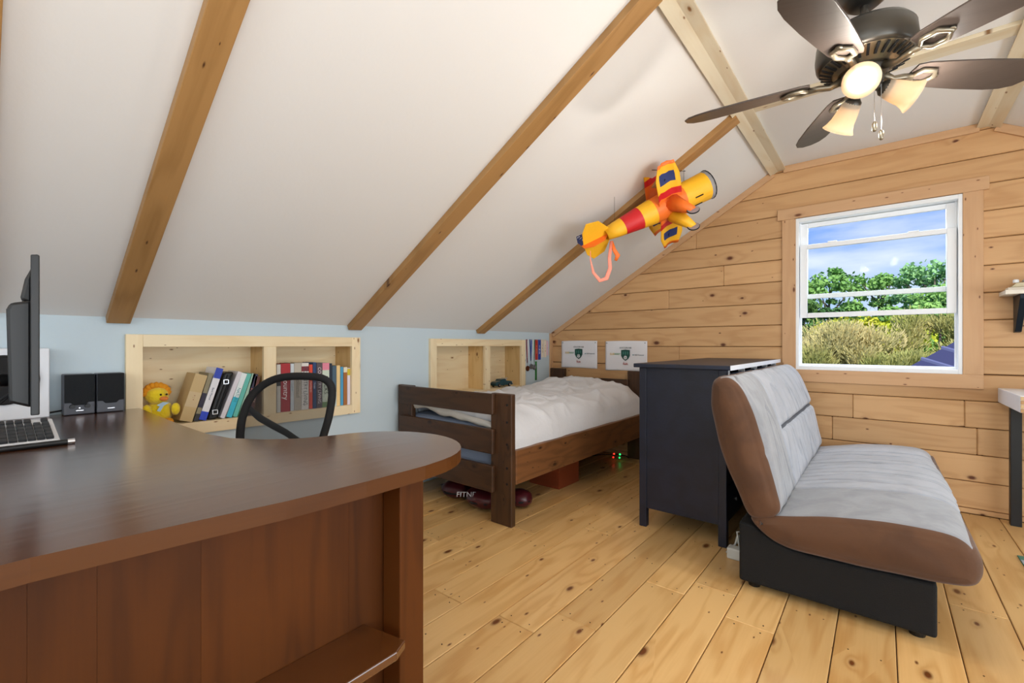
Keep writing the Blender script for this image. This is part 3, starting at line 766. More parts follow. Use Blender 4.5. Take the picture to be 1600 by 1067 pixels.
# left compartment: leaning books (y0, y1 at the foot, top height, lean)
g = None
book(.735, .797, .975, '#c7ab78', 'tan hardback with a sand cover, first of the leaning books by the yellow toy', .075, .16, bands=((.30, .62, '#cdb68c'),), title='\u2022 : \u2022', tcol='#8c3a2c', tsize=.02)
book(.800, .822, .985, '#8d8468', 'thin drab book with a dark block on its spine, leaning beside the tan hardback', .075, .17, bands=((.28, .58, '#26223a'), (0, .15, '#2a2a30')))
book(.825, .862, 1.010, '#e9e9ee', 'thick white book with blue bands at both ends of its spine', .088, .17, bands=((.80, 1, '#2340b0'), (0, .16, '#2144c8')), title='Basic Manual', tcol='#5a6b88', tsize=.014)
# black strapped case
cs2 = thing('strapped_case', 'black leather case with buckled straps leaning between the white books', 'case', (-3.04, .89, .7205))
def lean_box(y0, y1, z0, z1, k, x0, x1): return MB().prism([(x0, y0+k*(z0-.7205), z0), (x0, y1+k*(z0-.7205), z0), (x0, y1+k*(z1-.7205), z1), (x0, y0+k*(z1-.7205), z1)], (x1-x0, 0, 0))
kk = .33
lean_box(.868, .916, .7205, .990, kk, -3.13, -2.965).build('body', M_black, cs2, bevel=.012, seg=3)
for f in (.882, .900): lean_box(f, f+.006, .7405, .975, kk, -2.966, -2.959).build('strap', M_blackm, cs2, bevel=.001)
for zz in (.765, .935):
    y = .886+kk*(zz-.7205)
    b = MB()
    for a in (bx(-2.959, -2.955, y-.010, y+.014, zz+.010, zz+.013), bx(-2.959, -2.955, y-.010, y+.014, zz-.013, zz-.010), bx(-2.959, -2.955, y-.012, y-.009, zz-.013, zz+.013), bx(-2.959, -2.955, y+.012, y+.015, zz-.013, zz+.013)): b.add(a.v, a.f)
    b.build('buckle', M_chrome, cs2)
book(.930, .955, .985, '#dcd8e0', 'plain pale lilac book leaning right of the black strapped case', .095, .16)
book(.962, .992, .975, '#e4eef0', 'white book with teal lettering and a turquoise lower spine', .085, .16, bands=((0, .45, '#2fb4cf'),), title='NATURE', tcol='#1f8f8f')
book(.996, 1.020, .972, '#5fb9ac', 'sea-green book leaning next to the turquoise one', .08, .16)
book(1.024, 1.044, .972, '#9fc3ae', 'pale green book with a white edge leaning in the left compartment', .08, .16, bands=((0, .12, '#3f9a4a'),))
book(1.050, 1.078, .97, '#2b2440', 'dark purple book with coral lettering leaning near the divider', .06, .15, title='STORIES', tcol='#d88a7a')
book(1.082, 1.108, .955, '#5a2a22', 'dark maroon book leaning against the bookcase divider', .04, .14, title='HISTORY', tcol='#d0b8a0')
# right compartment, upright (y0,y1,top,color)
rb = [
 (1.247, 1.270, 1.030, '#cfcdc8', 'grey-white book standing left of the thick red book', None, None, ((.55, .68, '#33302e'),)),
 (1.272, 1.330, 1.035, '#a51e28', 'thick red book titled Country in white', 'Country', '#ffffff', ()),
 (1.333, 1.354, 1.032, '#c9d2d8', 'pale blue-grey book right of the thick red book', 'Journal', '#6b7a88', ()),
 (1.356, 1.402, 1.036, '#b8b0a2', 'thick grey-beige book fourth from the divider', 'Collected', '#6c665c', ()),
 (1.405, 1.452, 1.034, '#dddbd6', 'white Country Living book with a dark red square on its spine', 'COUNTRY LIVING', '#454a52', ((.82, .93, '#7a2030'),)),
 (1.456, 1.478, 1.022, '#d8452c', 'slim orange-red book beside the white Country Living one', 'Handbook', '#ffe8d8', ()),
 (1.481, 1.504, 1.036, '#23406e', 'navy blue book with white lettering in the right compartment', 'Guide', '#d0dcea', ()),
 (1.507, 1.545, 1.032, '#5a4c54', 'grey-purple book with large white capitals', 'COUNTRY LIVING', '#dcd4d8', ()),
 (1.548, 1.597, 1.030, '#cfdccb', 'pale green book with a pink top band', 'ROCKS', '#2c3a2c', ((.84, 1, '#e58aa0'), (.0, .12, '#6a8a5a'))),
 (1.600, 1.618, 1.026, '#1e2a3c', 'thin black and white book behind the chair frame', None, None, ()),
 (1.620, 1.650, 1.008, '#4a6274', 'slate blue book with a pale lower spine', None, None, ((.0, .35, '#c8d8d8'),)),
 (1.652, 1.678, 1.010, '#efcf92', 'cream yellow book standing before the light blue one', None, None, ()),
 (1.681, 1.702, .998, '#4d9fc8', 'light blue book near the right end of the shelf', None, None, ()),
 (1.705, 1.732, .996, '#a86a34', 'brown-orange book with a pale stripe near the right end', None, None, ((.86, 1, '#efe4c8'),)),
]
for (a, b, zt, c, lab, ti, tc_, bd) in rb:
    book(a, b, zt-.004, c, lab, 0, .15, title=ti, tcol=tc_ or '#ffffff', bands=bd)
# last white book, stands off the bookcase end
t = book(1.7345, 1.755, .985, '#e8e0ee', 'white book with a yellow flower at the top of its spine, last on the right', 0, .13, bands=((.80, .98, '#d8c232'),))

# ------------------------------------------------------------------ yellow duck toy
M_duck = mat('yellow_plush', '#f2d51d', .95, bump=(90, .6), sheen=.5); M_orng = mat('orange_plush', '#e89a1c', .95, bump=(90, .5)); M_bill = mat('orange_bill', '#e2843c', .8)
dk = thing('plush_duck', 'yellow plush duck with a blue ribbon sitting in the bookcase', 'toy', (-3.03, .655, .7205))
MB().ball((-3.04, .660, .785), .062, 20, sc=(.9, 1, 1.05), bumpy=.12).build('body', M_duck, dk, smooth=True)
MB().ball((-3.025, .648, .875), .050, 20, sc=(.95, 1.1, .95), bumpy=.1).build('head', M_duck, dk, smooth=True)
MB().ball((-2.985, .722, .80), .026, 14, sc=(.8, .8, 1.3), bumpy=.1).build('wing', M_duck, dk, smooth=True)
MB().ball((-2.995, .598, .80), .026, 14, sc=(.8, .9, 1.3), bumpy=.1).build('wing', M_duck, dk, smooth=True)
MB().ball((-2.975, .668, .862), .018, 12, sc=(1, 1.1, .7)).build('bill', M_bill, dk, smooth=True)
for y in (.655, .680): MB().ball((-2.977, y, .884), .0055, 8).build('eye', M_blackm, dk, smooth=True)
hr = MB()
for i in range(9):
    a = PI*(i/8)
    hr.ball((-3.02, .645+.05*math.cos(a), .89+.042*math.sin(a)), .017, 10, bumpy=.3)
hr.build('tuft', M_orng, dk, smooth=True)
for y in (.625, .69): MB().ball((-2.985, y, .738), .024, 12, sc=(1.3, 1, .7), bumpy=.1).build('foot', M_orng, dk, smooth=True)
rbm = mat('pale_blue_ribbon', '#a9c6dc', .6)
MB().prism([(-2.968, .635, .83), (-2.968, .66, .845), (-2.968, .69, .84), (-2.968, .665, .825), (-2.968, .65, .795), (-2.968, .635, .80), (-2.968, .648, .823)], (.004, 0, 0)).build('ribbon', rbm, dk)

# ------------------------------------------------------------------ toy car
M_teal = mat('teal_car_paint', '#1d4a57', .3, .3, coat=.4)
cr_ = thing('toy_car', 'vintage teal toy car with chrome trim in the niche behind the bed', 'toy car', (-3.03, 3.50, .7205))
def carp(pts, x0, x1): return MB().prism([(x0, y, z) for y, z in pts], (x1-x0, 0, 0))
carp([(3.385, .735), (3.38, .76), (3.40, .775), (3.455, .782), (3.47, .80), (3.53, .803), (3.545, .78), (3.62, .776), (3.64, .755), (3.64, .735)], -3.075, -2.995).build('body', M_teal, cr_, bevel=.006, seg=2)
carp([(3.535, .79), (3.55, .812), (3.562, .812), (3.548, .782)], -3.07, -3.0).build('windscreen', M_chrome, cr_)
for y in (3.43, 3.59):
    for x in (-3.078, -2.996):
        w_ = MB().lathe([(.019, -.005), (.019, .005), (.012, .007), (0, .007)], (x, y, .7395), axis=(1, 0, 0), n=18).build('wheel', M_black, cr_)
        MB().lathe([(.009, .0), (.008, .003), (0, .004)], (x+.007, y, .7395), axis=(1, 0, 0), n=12).build('hubcap', M_chrome, w_)
bx(-3.08, -2.99, 3.64, 3.65, .735, .748).build('bumper', M_chrome, cr_, bevel=.002)
MB().ball((-2.992, 3.632, .766), .008, 8).ball((-3.07, 3.632, .766), .008, 8).build('headlights', M_chrome, cr_, smooth=True)
# ------------------------------------------------------------------ medals and ribbons on the blue wall
MX = XL+.002
def strip(nm, y0, y1, z0, z1, m, par, x=MX): return bx(x, x+.003, y0, y1, z0, z1).build(nm, m, par)
def medal(y, ztop, zm, c1, c2, mc, lab):
    t = thing('medal', lab, 'medal', (MX, y, zm))
    for dy, c in ((-.018, c1), (.012, c2)):
        MB().prism([(MX, y+dy-.007, ztop), (MX, y+dy+.008, ztop), (MX, y+.006, zm+.06), (MX, y-.006, zm+.06)], (.003, 0, 0)).build('ribbon', bookmat(c), t)
    MB().tube([(MX+.004, y, zm+.065), (MX+.004, y, zm+.02)], .003, 6).build('ring', M_steel, t)
    MB().lathe([(.030, 0), (.030, .006), (.024, .007), (.022, .005), (0, .005)], (MX+.002, y, zm), axis=(1, 0, 0), n=24).build('disc', mc, t)
    MB().lathe([(.002, 0), (.005, .004), (0, .005)], (MX+.003, y, ztop-.006), axis=(1, 0, 0), n=8).build('pin', M_steel, t)
M_bronze = mat('bronze', '#7a4a33', .35, 1); M_silver = mat('silver', '#9aa0a8', .3, 1)
medal(3.862, 1.212, .895, '#8c1c2c', '#e8e4ea', M_bronze, 'bronze medal on a dark red and white ribbon, leftmost on the wall')
medal(3.925, 1.212, .915, '#1d3f8c', '#2348a0', M_silver, 'silver medal on a blue ribbon, between the other two medals')
medal(3.983, 1.212, .905, '#d8e4dc', '#3c6a4c', M_silver, 'silver medal on a white and green ribbon')
def award(y0, y1, z0, z1, c, txt, tc_, lab):
    t = thing('award_ribbon', lab, 'ribbon', (MX, (y0+y1)/2, z0))
    strip('band', y0, y1, z0, z1, bookmat(c), t)
    text('lettering', txt, (y1-y0)*.75, (MX+.0035, (y0+y1)/2, (z0+z1)/2), (0, 1, 0), (0, 0, 1), bookmat(tc_), t)
    MB().lathe([(.002, 0), (.004, .003), (0, .004)], (MX+.003, (y0+y1)/2, z1-.008), axis=(1, 0, 0), n=8).build('pin', M_steel, t)
award(4.005, 4.052, .985, 1.210, '#b3281e', '1\nS\nT', '#e8c080', 'red award ribbon with gold lettering beside the medals')
award(4.060, 4.108, .985, 1.210, '#1e3f9c', '2\nN\nD', '#dfe6f4', 'blue award ribbon with white lettering')
award(4.118, 4.165, 1.01, 1.212, '#e9dcc6', '3\nR\nD', '#c4a070', 'cream award ribbon nearest the blue one')
award(4.175, 4.215, 1.01, 1.212, '#efe0cc', '4\nT\nH', '#c9a27a', 'cream award ribbon nearest the corner')
award(4.225, 4.255, 1.03, 1.20, '#e9c6d2', '5', '#c79aaa', 'pale pink award ribbon by the corner')
bx(MX, MX+.004, 4.003, 4.033, .76, .968).build('wall_ribbon', bookmat('#2a7a34'), label='long green ribbon hanging under the award ribbons', cat='ribbon', origin=True)

# ------------------------------------------------------------------ flags pinned on the gable
M_flag = mat('white_flag_cloth', '#e9e7ea', .85, bump=(30, .15))
M_dg = bookmat('#17483f'); M_yel = bookmat('#e2b92c'); M_grn = bookmat('#2d8a3c'); M_red = bookmat('#b4382c'); M_wht = bookmat('#f4f4f4'); M_gy = bookmat('#4d5b60')
def flag(x0, x1, z0, z1, lab):
    t = thing('flag', lab, 'flag', ((x0+x1)/2, YF, z0)); w = x1-x0; h = z1-z0
    def fn(u, v):
        return (x0+w*u, YF-.008-.004*noise.noise(Vector((u*3+x0, v*3, 1)))-.002*math.sin(u*9), z0+h*v+.004*math.sin(u*PI))
    MB().grid(fn, 24, 16).build('cloth', M_flag, t, smooth=True, thick=.0015)
    cx, F = (x0+x1)/2, YF-.0165
    for x in (x0+.02, x1-.02): MB().lathe([(.005, 0), (.005, .003), (0, .005)], (x, F+.002, z1-.02), axis=(0, -1, 0), n=10).build('pin', M_gy, t)
    zc = z0+h*.52
    sh_ = [(cx-.048, zc+.055), (cx, zc+.06), (cx+.048, zc+.055), (cx+.048, zc-.005), (cx+.03, zc-.035), (cx, zc-.055), (cx-.03, zc-.035), (cx-.048, zc-.005)]
    c = MB().prism([(x, F, z) for x, z in sh_], (0, .002, 0)).build('crest', M_dg, t)
    for k in (-1, 0, 1): bx(cx+k*.024-.006, cx+k*.024+.006, F-.001, F, zc+.005+abs(k)*.006, zc+.04).build('crest_bar', bookmat('#3d7a6c'), c)
    MB().lathe([(.019, 0), (.019, .0015), (0, .0015)], (cx, F-.0003, zc-.022), axis=(0, -1, 0), n=20).build('ball', M_wht, c)
    for k in range(5):
        a = 2*PI*k/5+PI/2; MB().lathe([(.0045, 0), (.0045, .0008), (0, .0008)], (cx+.013*math.cos(a), F-.0018, zc-.022+.013*math.sin(a)), axis=(0, -1, 0), n=5).build('ball_patch', M_blackm, c)
    MB().lathe([(.0055, 0), (.0055, .0008), (0, .0008)], (cx, F-.0018, zc-.022), axis=(0, -1, 0), n=5).build('ball_patch', M_blackm, c)
    text('lettering', 'SOCCER NB', .024, (cx, F, zc+.078), (1, 0, 0), (0, 0, 1), M_gy, t)
    text('lettering', 'SUB', .030, (cx-.150, F, zc+.012), (1, 0, 0), (0, 0, 1), M_yel, t)
    text('lettering', 'WAY', .030, (cx-.090, F, zc+.012), (1, 0, 0), (0, 0, 1), M_grn, t)
    text('lettering', 'NB Financial', .020, (cx+.150, F, zc+.006), (1, 0, 0), (0, 0, 1), M_gy, t)
    MB().lathe([(.006, 0), (.006, .001), (0, .001)], (cx+.085, F, zc+.006), axis=(0, -1, 0), n=10).build('dot', bookmat('#2a7a8c'), t)
    text('lettering', 'fun', .042, (cx, F, zc-.085), (1, 0, 0), (0, 0, 1), M_red, t)
flag(-2.832, -2.374, .893, 1.195, 'white cloth soccer flag pinned nearest the corner')
flag(-2.275, -1.812, .882, 1.190, 'white cloth soccer flag pinned nearer the dresser')

# ------------------------------------------------------------------ things under the bed
M_maroon = mat('dark_maroon_leather', '#4a0f18', .4, coat=.3)
M_boxr = wood('redwood_box', '#8a3f22', '#6b2e18', 2, 1, .4, 0, '#200a05', .3, .04)
b1 = thing('storage_box', 'reddish-brown wooden box under the bed', 'box', (-2.09, 3.13, 0))
X0, X1, Y0, Y1 = -2.27, -1.975, 2.985, 3.285
for a in ((X0, X1, Y0, Y0+.014, .0, .19), (X0, X1, Y1-.014, Y1, .0, .19), (X0, X0+.014, Y0+.014, Y1-.014, .0, .19), (X1-.014, X1, Y0+.014, Y1-.014, .0, .19)): bx(*a).build('side_board', M_boxr, b1, bevel=.002)
bx(X0+.014, X1-.014, Y0+.014, Y1-.014, 0, .012).build('bottom_board', M_boxr, b1)
pp = MB().prism([(-2.22, 2.84, .1915), (-1.985, 2.93, .1915), (-1.995, 3.2, .1915), (-2.24, 3.14, .1915)], (0, 0, .002)).build('paper_sheet', mat('paper', '#d8d8d4', .8), label='white paper sheet lying on the wooden box under the bed', cat='paper', origin=True)
def pad(c, r, h, lab, name, txt=None):
    t = thing(name, lab, 'glove', c)
    MB().ball((c[0], c[1], c[2]+h*.52), r, 22, sc=(1, .85, h*.52/r), bumpy=.12, fr=6).build('padding', M_maroon, t, smooth=True)
    MB().tube([(c[0]-r*.95, c[1]-.01, c[2]+h*.5), (c[0]-r*.6, c[1]-r*.62, c[2]+h*.46), (c[0], c[1]-r*.86, c[2]+h*.45), (c[0]+r*.6, c[1]-r*.62, c[2]+h*.46), (c[0]+r*.95, c[1]-.01, c[2]+h*.5)], .008, 8).build('piping', M_blackm, t, smooth=True)
    if txt: text('lettering', txt, .052, (c[0]-.035, c[1]-r*.80, c[2]+h*.80), Rv, (Fv+Vector((0, 0, 1.0))), bookmat('#c9c4c4'), t)
pad((-2.48, 2.36, 0), .13, .12, 'dark maroon padded glove farther left under the footboard', 'padded_glove')
pad((-2.17, 2.335, 0), .155, .14, 'dark maroon padded glove reading FITNESS under the footboard', 'padded_glove', 'FITNESS')
pad((-1.99, 2.50, 0), .10, .12, 'small red padded glove peeking out beside the foot post', 'padded_glove')
ld = thing('light_string', 'dark cord with small red and green lights under the head of the bed', 'string lights', (-2.05, 4.1, 0))
MB().tube([(-2.3, 3.9, .03), (-2.15, 4.02, .06), (-2.05, 4.1, .055), (-1.97, 4.16, .05), (-1.95, 4.2, .02)], .004, 6).build('cord', M_blackm, ld)
for p, c in (((-2.06, 4.10, .062), '#ff3020'), ((-2.01, 4.13, .06), '#20e060'), ((-2.055, 4.075, .035), '#e02018'), ((-2.005, 4.11, .032), '#18b050')):
    MB().ball(p, .009, 10).build('bulb', mat('led_'+c[1:], c, .3, emit=3), ld, smooth=True)
# tangle of white cables behind the sofa
cb = thing('cable_tangle', 'white extension leads bunched on the floor between dresser and sofa', 'cable', (-.6, 2.9, 0))
random.seed(3)
M_wc = mat('white_cable', '#cfcfc8', .5)
for k in range(3):
    MB().tube([(-.66+.03*k, 2.66+.02*k, .006), (-.62, 2.72, .05+.03*k), (-.60+.02*k, 2.80, .10), (-.585, 2.95, .05), (-.60, 3.2, .006)], .005, 8).build('lead', M_wc, cb, smooth=True)
bx(-.645, -.575, 2.60, 2.66, 0, .06).build('plug_adapter', M_wc, cb, bevel=.008)

# ------------------------------------------------------------------ ceiling fan
M_dm = mat('dark_bronze', '#4c4944', .35, .75); M_dm2 = mat('antique_bronze', '#8a8170', .3, .8)
M_bl = wood('fan_blade_wood', '#443b36', '#382f2a', 1, 0, .38, 0, '#2c1208', .25, .02, spec=.35)
M_rim = mat('blade_rim', '#2e2a28', .5)
FX, FYc = -.05, 2.2
fan = thing('ceiling_fan', 'bronze ceiling fan with five brown blades and three glass lamps', 'fan', (FX, FYc, CZ))
fc = (FX, FYc, 0)
MB().lathe([(.095, 2.638), (.098, 2.60), (.095, 2.53), (.07, 2.475), (.045, 2.455), (0, 2.455)], fc, 32).build('canopy', M_dm, fan, smooth=True)
MB().lathe([(.014, 2.47), (.014, 2.375)], fc, 14).lathe([(.035, 2.40), (.035, 2.36), (0, 2.36)], fc, 20).build('downrod', M_dm, fan, smooth=False)
MB().lathe([(.0, 2.375), (.10, 2.37), (.14, 2.35), (.155, 2.33), (.160, 2.28), (.156, 2.25), (.145, 2.238)], fc, 40).build('motor_housing', M_dm, fan, smooth=True)
sk = MB().lathe([(.145, 2.240), (.140, 2.236), (.085, 2.205), (.0, 2.205)], fc, 40).build('vent_skirt', M_dm2, fan, smooth=False)
for k in range(30):
    a = 2*PI*k/30; c_, s_ = math.cos(a), math.sin(a)
    q = Vector((FX+.125*c_, FYc+.125*s_, 2.2215)); rd = Vector((c_*.9, s_*.9, .42)).normalized(); tn = Vector((-s_, c_, 0))
    MB().obox(q, rd*.022, tn*.0042, rd.cross(tn)*.002).build('vent_slot', M_blackm, sk)
MB().lathe([(.07, 2.21), (.075, 2.195), (.06, 2.175), (0, 2.175)], fc, 30).build('flywheel', M_dm, fan, smooth=True)
for k in range(5):
    a = math.radians(184.5+72*k); c_, s_ = math.cos(a), math.sin(a)
    r_ = Vector((c_, s_, 0)); t_ = Vector((-s_, c_, 0)); up = Vector((0, 0, 1))
    tw = math.radians(-12); tt = t_*math.cos(tw)+up*math.sin(tw); uu = r_.cross(tt)
    O = Vector((FX, FYc, 2.196))
    prof = [(.175, .045), (.21, .056), (.30, .064), (.42, .072), (.54, .074), (.60, .068), (.64, .052), (.662, .02)]
    pts = [O+r_*r+tt*w for r, w in prof]+[O+r_*r-tt*w for r, w in reversed(prof)]
    b = MB().prism(pts, uu*.007).build('blade', M_bl, fan, bevel=.002)
    # blade iron: arm with a hexagonal open loop
    ir = MB()
    ir.tube([O+r_*.07+up*(-.004), O+r_*.11+up*(-.018), O+r_*.15+up*(-.010), O+r_*.185-uu*.008], [.016, .012, .012, .012], 10)
    hexa = [O+r_*(.225+.045*math.cos(q))+tt*(.034*math.sin(q))-uu*.008 for q in [2*PI*j/6 for j in range(6)]]
    ir.tube(hexa, .0095, 8, closed=True)
    ir.lathe([(.012, 0), (.012, .006), (0, .006)], O+r_*.27-uu*.004, 10, axis=-uu)
    ir.build('blade_iron', M_dm2, fan, smooth=True)
MB().lathe([(.045, 2.195), (.05, 2.185), (.058, 2.175), (.058, 2.155), (.04, 2.14), (.018, 2.13), (0, 2.125)], fc, 28).build('light_hub', M_dm, fan, smooth=True)
def glass_shade():
    m = bpy.data.materials.new('frosted_shade'); m.use_nodes = True; nt = m.node_tree; nt.nodes.clear()
    o = nt.nodes.new('ShaderNodeOutputMaterial'); a = nt.nodes.new('ShaderNodeAddShader'); mxs = nt.nodes.new('ShaderNodeMixShader')
    tl = nt.nodes.new('ShaderNodeBsdfTranslucent'); df = nt.nodes.new('ShaderNodeBsdfDiffuse'); em = nt.nodes.new('ShaderNodeEmission')
    tl.inputs[0].default_value = hx('#ecd9be'); df.inputs[0].default_value = hx('#dccfbe'); em.inputs[0].default_value = hx('#ffd9ac'); em.inputs[1].default_value = .10
    nt.links.new(df.outputs[0], mxs.inputs[1]); nt.links.new(tl.outputs[0], mxs.inputs[2]); nt.links.new(mxs.outputs[0], a.inputs[0]); nt.links.new(em.outputs[0], a.inputs[1]); nt.links.new(a.outputs[0], o.inputs[0])
    return m
M_shade = glass_shade(); M_bulb = mat('lit_bulb', '#fff6e6', .5, emit=5, ecol='#fff0da')
for az, el in ((-92, -22), (25, -26), (138, -48)):
    a = math.radians(az); e_ = math.radians(el)
    ax = Vector((math.cos(a)*math.cos(e_), math.sin(a)*math.cos(e_), math.sin(e_)))
    h0 = Vector((FX, FYc, 2.165)); s0 = h0+ax*.06
    sc_ = MB().tube([h0+ax*.03, s0+ax*.01], [.014, .018], 12).lathe([(.016, 0), (.028, .012), (.032, .035), (.028, .04)], s0-ax*.005, 20, axis=ax).build('lamp_holder', M_dm, fan, smooth=True)
    shd = MB().lathe([(.028, .015), (.032, .03), (.037, .055), (.041, .085), (.048, .105), (.057, .118)], s0, 32, axis=ax)
    shd.build('glass_shade', M_shade, fan, smooth=True, thick=.003)
    MB().ball(s0+ax*.07, .022, 16).build('bulb', M_bulb, fan, smooth=True)
    light('fan_lamp', 'POINT', s0+ax*.14, (0, 0, 0), 13, (1, .93, .84), r=.045)
for dx, dy, zl in ((.030, -.02, 1.995), (.05, .0, 1.965)):
    MB().tube([(FX+dx, FYc+dy, 2.14), (FX+dx, FYc+dy, zl)], .0012, 6).build('pull_chain', M_steel, fan)
    MB().lathe([(.004, 0), (.008, .006), (.008, .03), (.004, .038), (0, .04)], (FX+dx, FYc+dy, zl-.038), n=12).build('pull_knob', M_dm2, fan, smooth=True)
# ------------------------------------------------------------------ kite shaped like a biplane
M_ky = mat('yellow_nylon', '#f0b21c', .55, bump=(12, .5)); M_ko = mat('orange_nylon', '#ea6f1c', .55, bump=(12, .5)); M_kr = mat('red_nylon', '#c5161c', .55, bump=(12, .4))
M_kb = mat('navy_nylon', '#1f2f66', .6); M_kp = mat('pink_orange_nylon', '#f2907a', .6); M_kg = mat('grey_nylon', '#8f8c8c', .6)
KC = Vector((-1.264, 2.975, 2.045)); Zv = Vector((0, 0, 1)); Tv = Vector((.6361, -.7716, 0))
kf = (Rv*.9+Zv*.44).normalized(); e2 = (Rv*.44-Zv*.9).normalized(); kwv = (e2*.70-Tv*.714).normalized(); ku = kf.cross(kwv)
kite = thing('kite', 'yellow, orange and red biplane kite hanging from the sloped ceiling', 'kite', KC)
def K3(x, w, u): return KC+kf*x+kwv*w+ku*u
def ktube(prof, mis, m, nm, n=16, thick=.002):
    """prof: (x, half-width, half-height, u-offset)"""
    mb = MB()
    for (a, b), mi in zip(zip(prof, prof[1:]), mis):
        r1 = [K3(a[0], a[1]*math.cos(2*PI*k/n), a[3]+a[2]*math.sin(2*PI*k/n)) for k in range(n)]
        r2 = [K3(b[0], b[1]*math.cos(2*PI*k/n), b[3]+b[2]*math.sin(2*PI*k/n)) for k in range(n)]
        mb.add(r1+r2, [(k, (k+1) % n, n+(k+1) % n, n+k) for k in range(n)], mi)
    mb.fix = True
    return mb.build(nm, m, kite, smooth=True, thick=thick)
ktube([(-.30, .035, .05, 0), (-.22, .05, .062, 0), (-.17, .057, .066, 0), (-.09, .068, .075, 0), (-.04, .075, .08, 0), (.06, .085, .09, 0), (.16, .09, .095, 0), (.28, .095, .095, 0), (.38, .095, .095, 0), (.46, .098, .098, 0), (.485, .1, .1, 0)],
      [0, 0, 1, 1, 0, 2, 2, 0, 0, 3], [M_ky, M_kr, M_ko, M_kg], 'fuselage')
MB().tube([K3(.486, .1*math.cos(2*PI*k/24), .1*math.sin(2*PI*k/24)) for k in range(24)], .0035, 6, closed=True).build('nose_ring', M_blackm, kite)
for q in ((K3(.486, -.1, 0), K3(.486, .1, 0)), (K3(.486, 0, -.1), K3(.486, 0, .1)), (K3(.47, 0, 0), K3(.54, 0, .0))):
    MB().tube(q, .003, 6).build('nose_strut', M_blackm, kite)
for w_, z_ in ((.05, -.083), (-.02, -.096), (.085, -.04)):
    MB().obox(K3(.36, w_, z_), kf*.028, kwv*.003, ku*.003).build('vent_mark', M_blackm, kite)
def wing(nm, u, x0, x1, sp, dih, mats_, seed):
    mb = MB(); nW = 28
    def pt(i, j, s):
        w = -sp+2*sp*i/nW; tip = abs(w)/sp; ch = 1-.35*max(0, tip-.72)/.28
        xm = (x0+x1)/2; x = xm+(x1-x0)/2*ch*(1-2*j/6)
        cam_ = .022*math.sin(PI*j/6)+.016*noise.noise(Vector((w*9+seed, j*.7, seed)))
        return K3(x, w, u+dih*abs(w)+cam_+s)
    for i in range(nW):
        w = abs(-sp+2*sp*(i+.5)/nW)/sp
        for j in range(6):
            mi = 0 if w < .3 else 1 if w < .42 else 2
            if .56 < w < .80 and 1 <= j <= 4: mi = 3
            if w > .9: mi = 0
            mb.add([pt(i, j, 0), pt(i+1, j, 0), pt(i+1, j+1, 0), pt(i, j+1, 0)], [(0, 1, 2, 3)], mi)
    mb.fix = True
    return mb.build(nm, mats_, kite, smooth=True, thick=.003)
wing('upper_wing', .15, .10, .33, .34, .0, [M_ko, M_kr, M_ky, M_kb], 3)
wing('lower_wing', -.075, .08, .25, .33, .12, [M_ko, M_kr, M_ky, M_kb], 8)
for s_ in (-1, 1):
    for a, b in ((.14, .29), (.29, .14)): MB().tube([K3(a, s_*.22, -.05), K3(b, s_*.22, .15)], .0022, 6).build('wing_strut', M_blackm, kite)
    # wheel leg: a tapering cone and a wheel
    g0 = K3(.18, s_*.045, -.07); g1 = K3(.21, s_*.065, -.25)
    MB().tube([g0, g1], [.058, .024], 12).build('landing_leg', M_ko if s_ < 0 else M_ky, kite, smooth=True)
    w_ = MB().lathe([(.036, -.006), (.036, .006)], g1, 22, axis=kwv).build('wheel', mat('clear_grey_plastic', '#8d7f80', .4), kite)
    MB().tube([g1+kf*.036*math.cos(2*PI*k/20)+ku*.036*math.sin(2*PI*k/20) for k in range(20)], .0045, 6, closed=True).build('tyre', M_blackm, w_)
# tail: fin and stabiliser
def kflat(pts, d, nm, m): return MB().prism([K3(*p) for p in pts], d).build(nm, m, kite, bevel=.001)
kflat([(-.28, 0, .0), (-.32, 0, .07), (-.40, 0, .125), (-.47, 0, .12), (-.49, 0, .05), (-.48, 0, -.03), (-.42, 0, -.06), (-.33, 0, -.05)], kwv*.004, 'tail_fin', M_ko)
kflat([(-.405, -.002, .118), (-.47, -.002, .12), (-.492, -.002, .05), (-.485, -.002, .0), (-.43, -.002, .02)], kwv*-.003, 'fin_patch', M_kb)
kflat([(-.26, -.03, 0), (-.33, -.13, 0), (-.42, -.15, 0), (-.46, -.09, 0), (-.47, 0, 0), (-.46, .09, 0), (-.42, .15, 0), (-.33, .13, 0), (-.26, .03, 0)], ku*.004, 'stabiliser', M_ky)
text('lettering', '\u2605 1 2', .03, K3(-.452, -.008, .07), kf*-.3+ku, kf*-1-ku*.3, M_wht, kite)
# tail streamer: a ribbon looped between tail and fuselage
tp = K3(-.45, .02, -.06); tp2 = K3(-.28, .05, -.03)
path = [tp, tp+Vector((0, 0, -.06)), tp+Rv*.02+Vector((0, 0, -.15)), tp+Rv*.065+Vector((0, 0, -.205)), tp+Rv*.11+Vector((0, 0, -.19)), tp+Rv*.135+Vector((0, 0, -.12)), tp+Rv*.13+Vector((0, 0, -.05)), tp2]
MB().tube(path, [.002, .004, .010, .014, .016, .014, .012, .010], 10, flat=.3, up=(.6361, -.7716, 0)).build('streamer', M_kp, kite, smooth=True)
MB().tube([tp2, tp2+Rv*.02+Vector((0, 0, -.06)), tp2+Rv*.045+Vector((0, 0, -.10)), tp2+Rv*.03+Vector((0, 0, -.135))], [.012, .014, .018, .01], 10, flat=.3, up=(.6361, -.7716, 0)).build('streamer', M_ko, kite, smooth=True)
for p in (K3(.36, 0, .09), K3(-.2, 0, .06)):
    MB().tube([p, (p.x, p.y, ceil_z(p.x)-.001)], .0012, 5).build('hanging_line', M_blackm, kite)

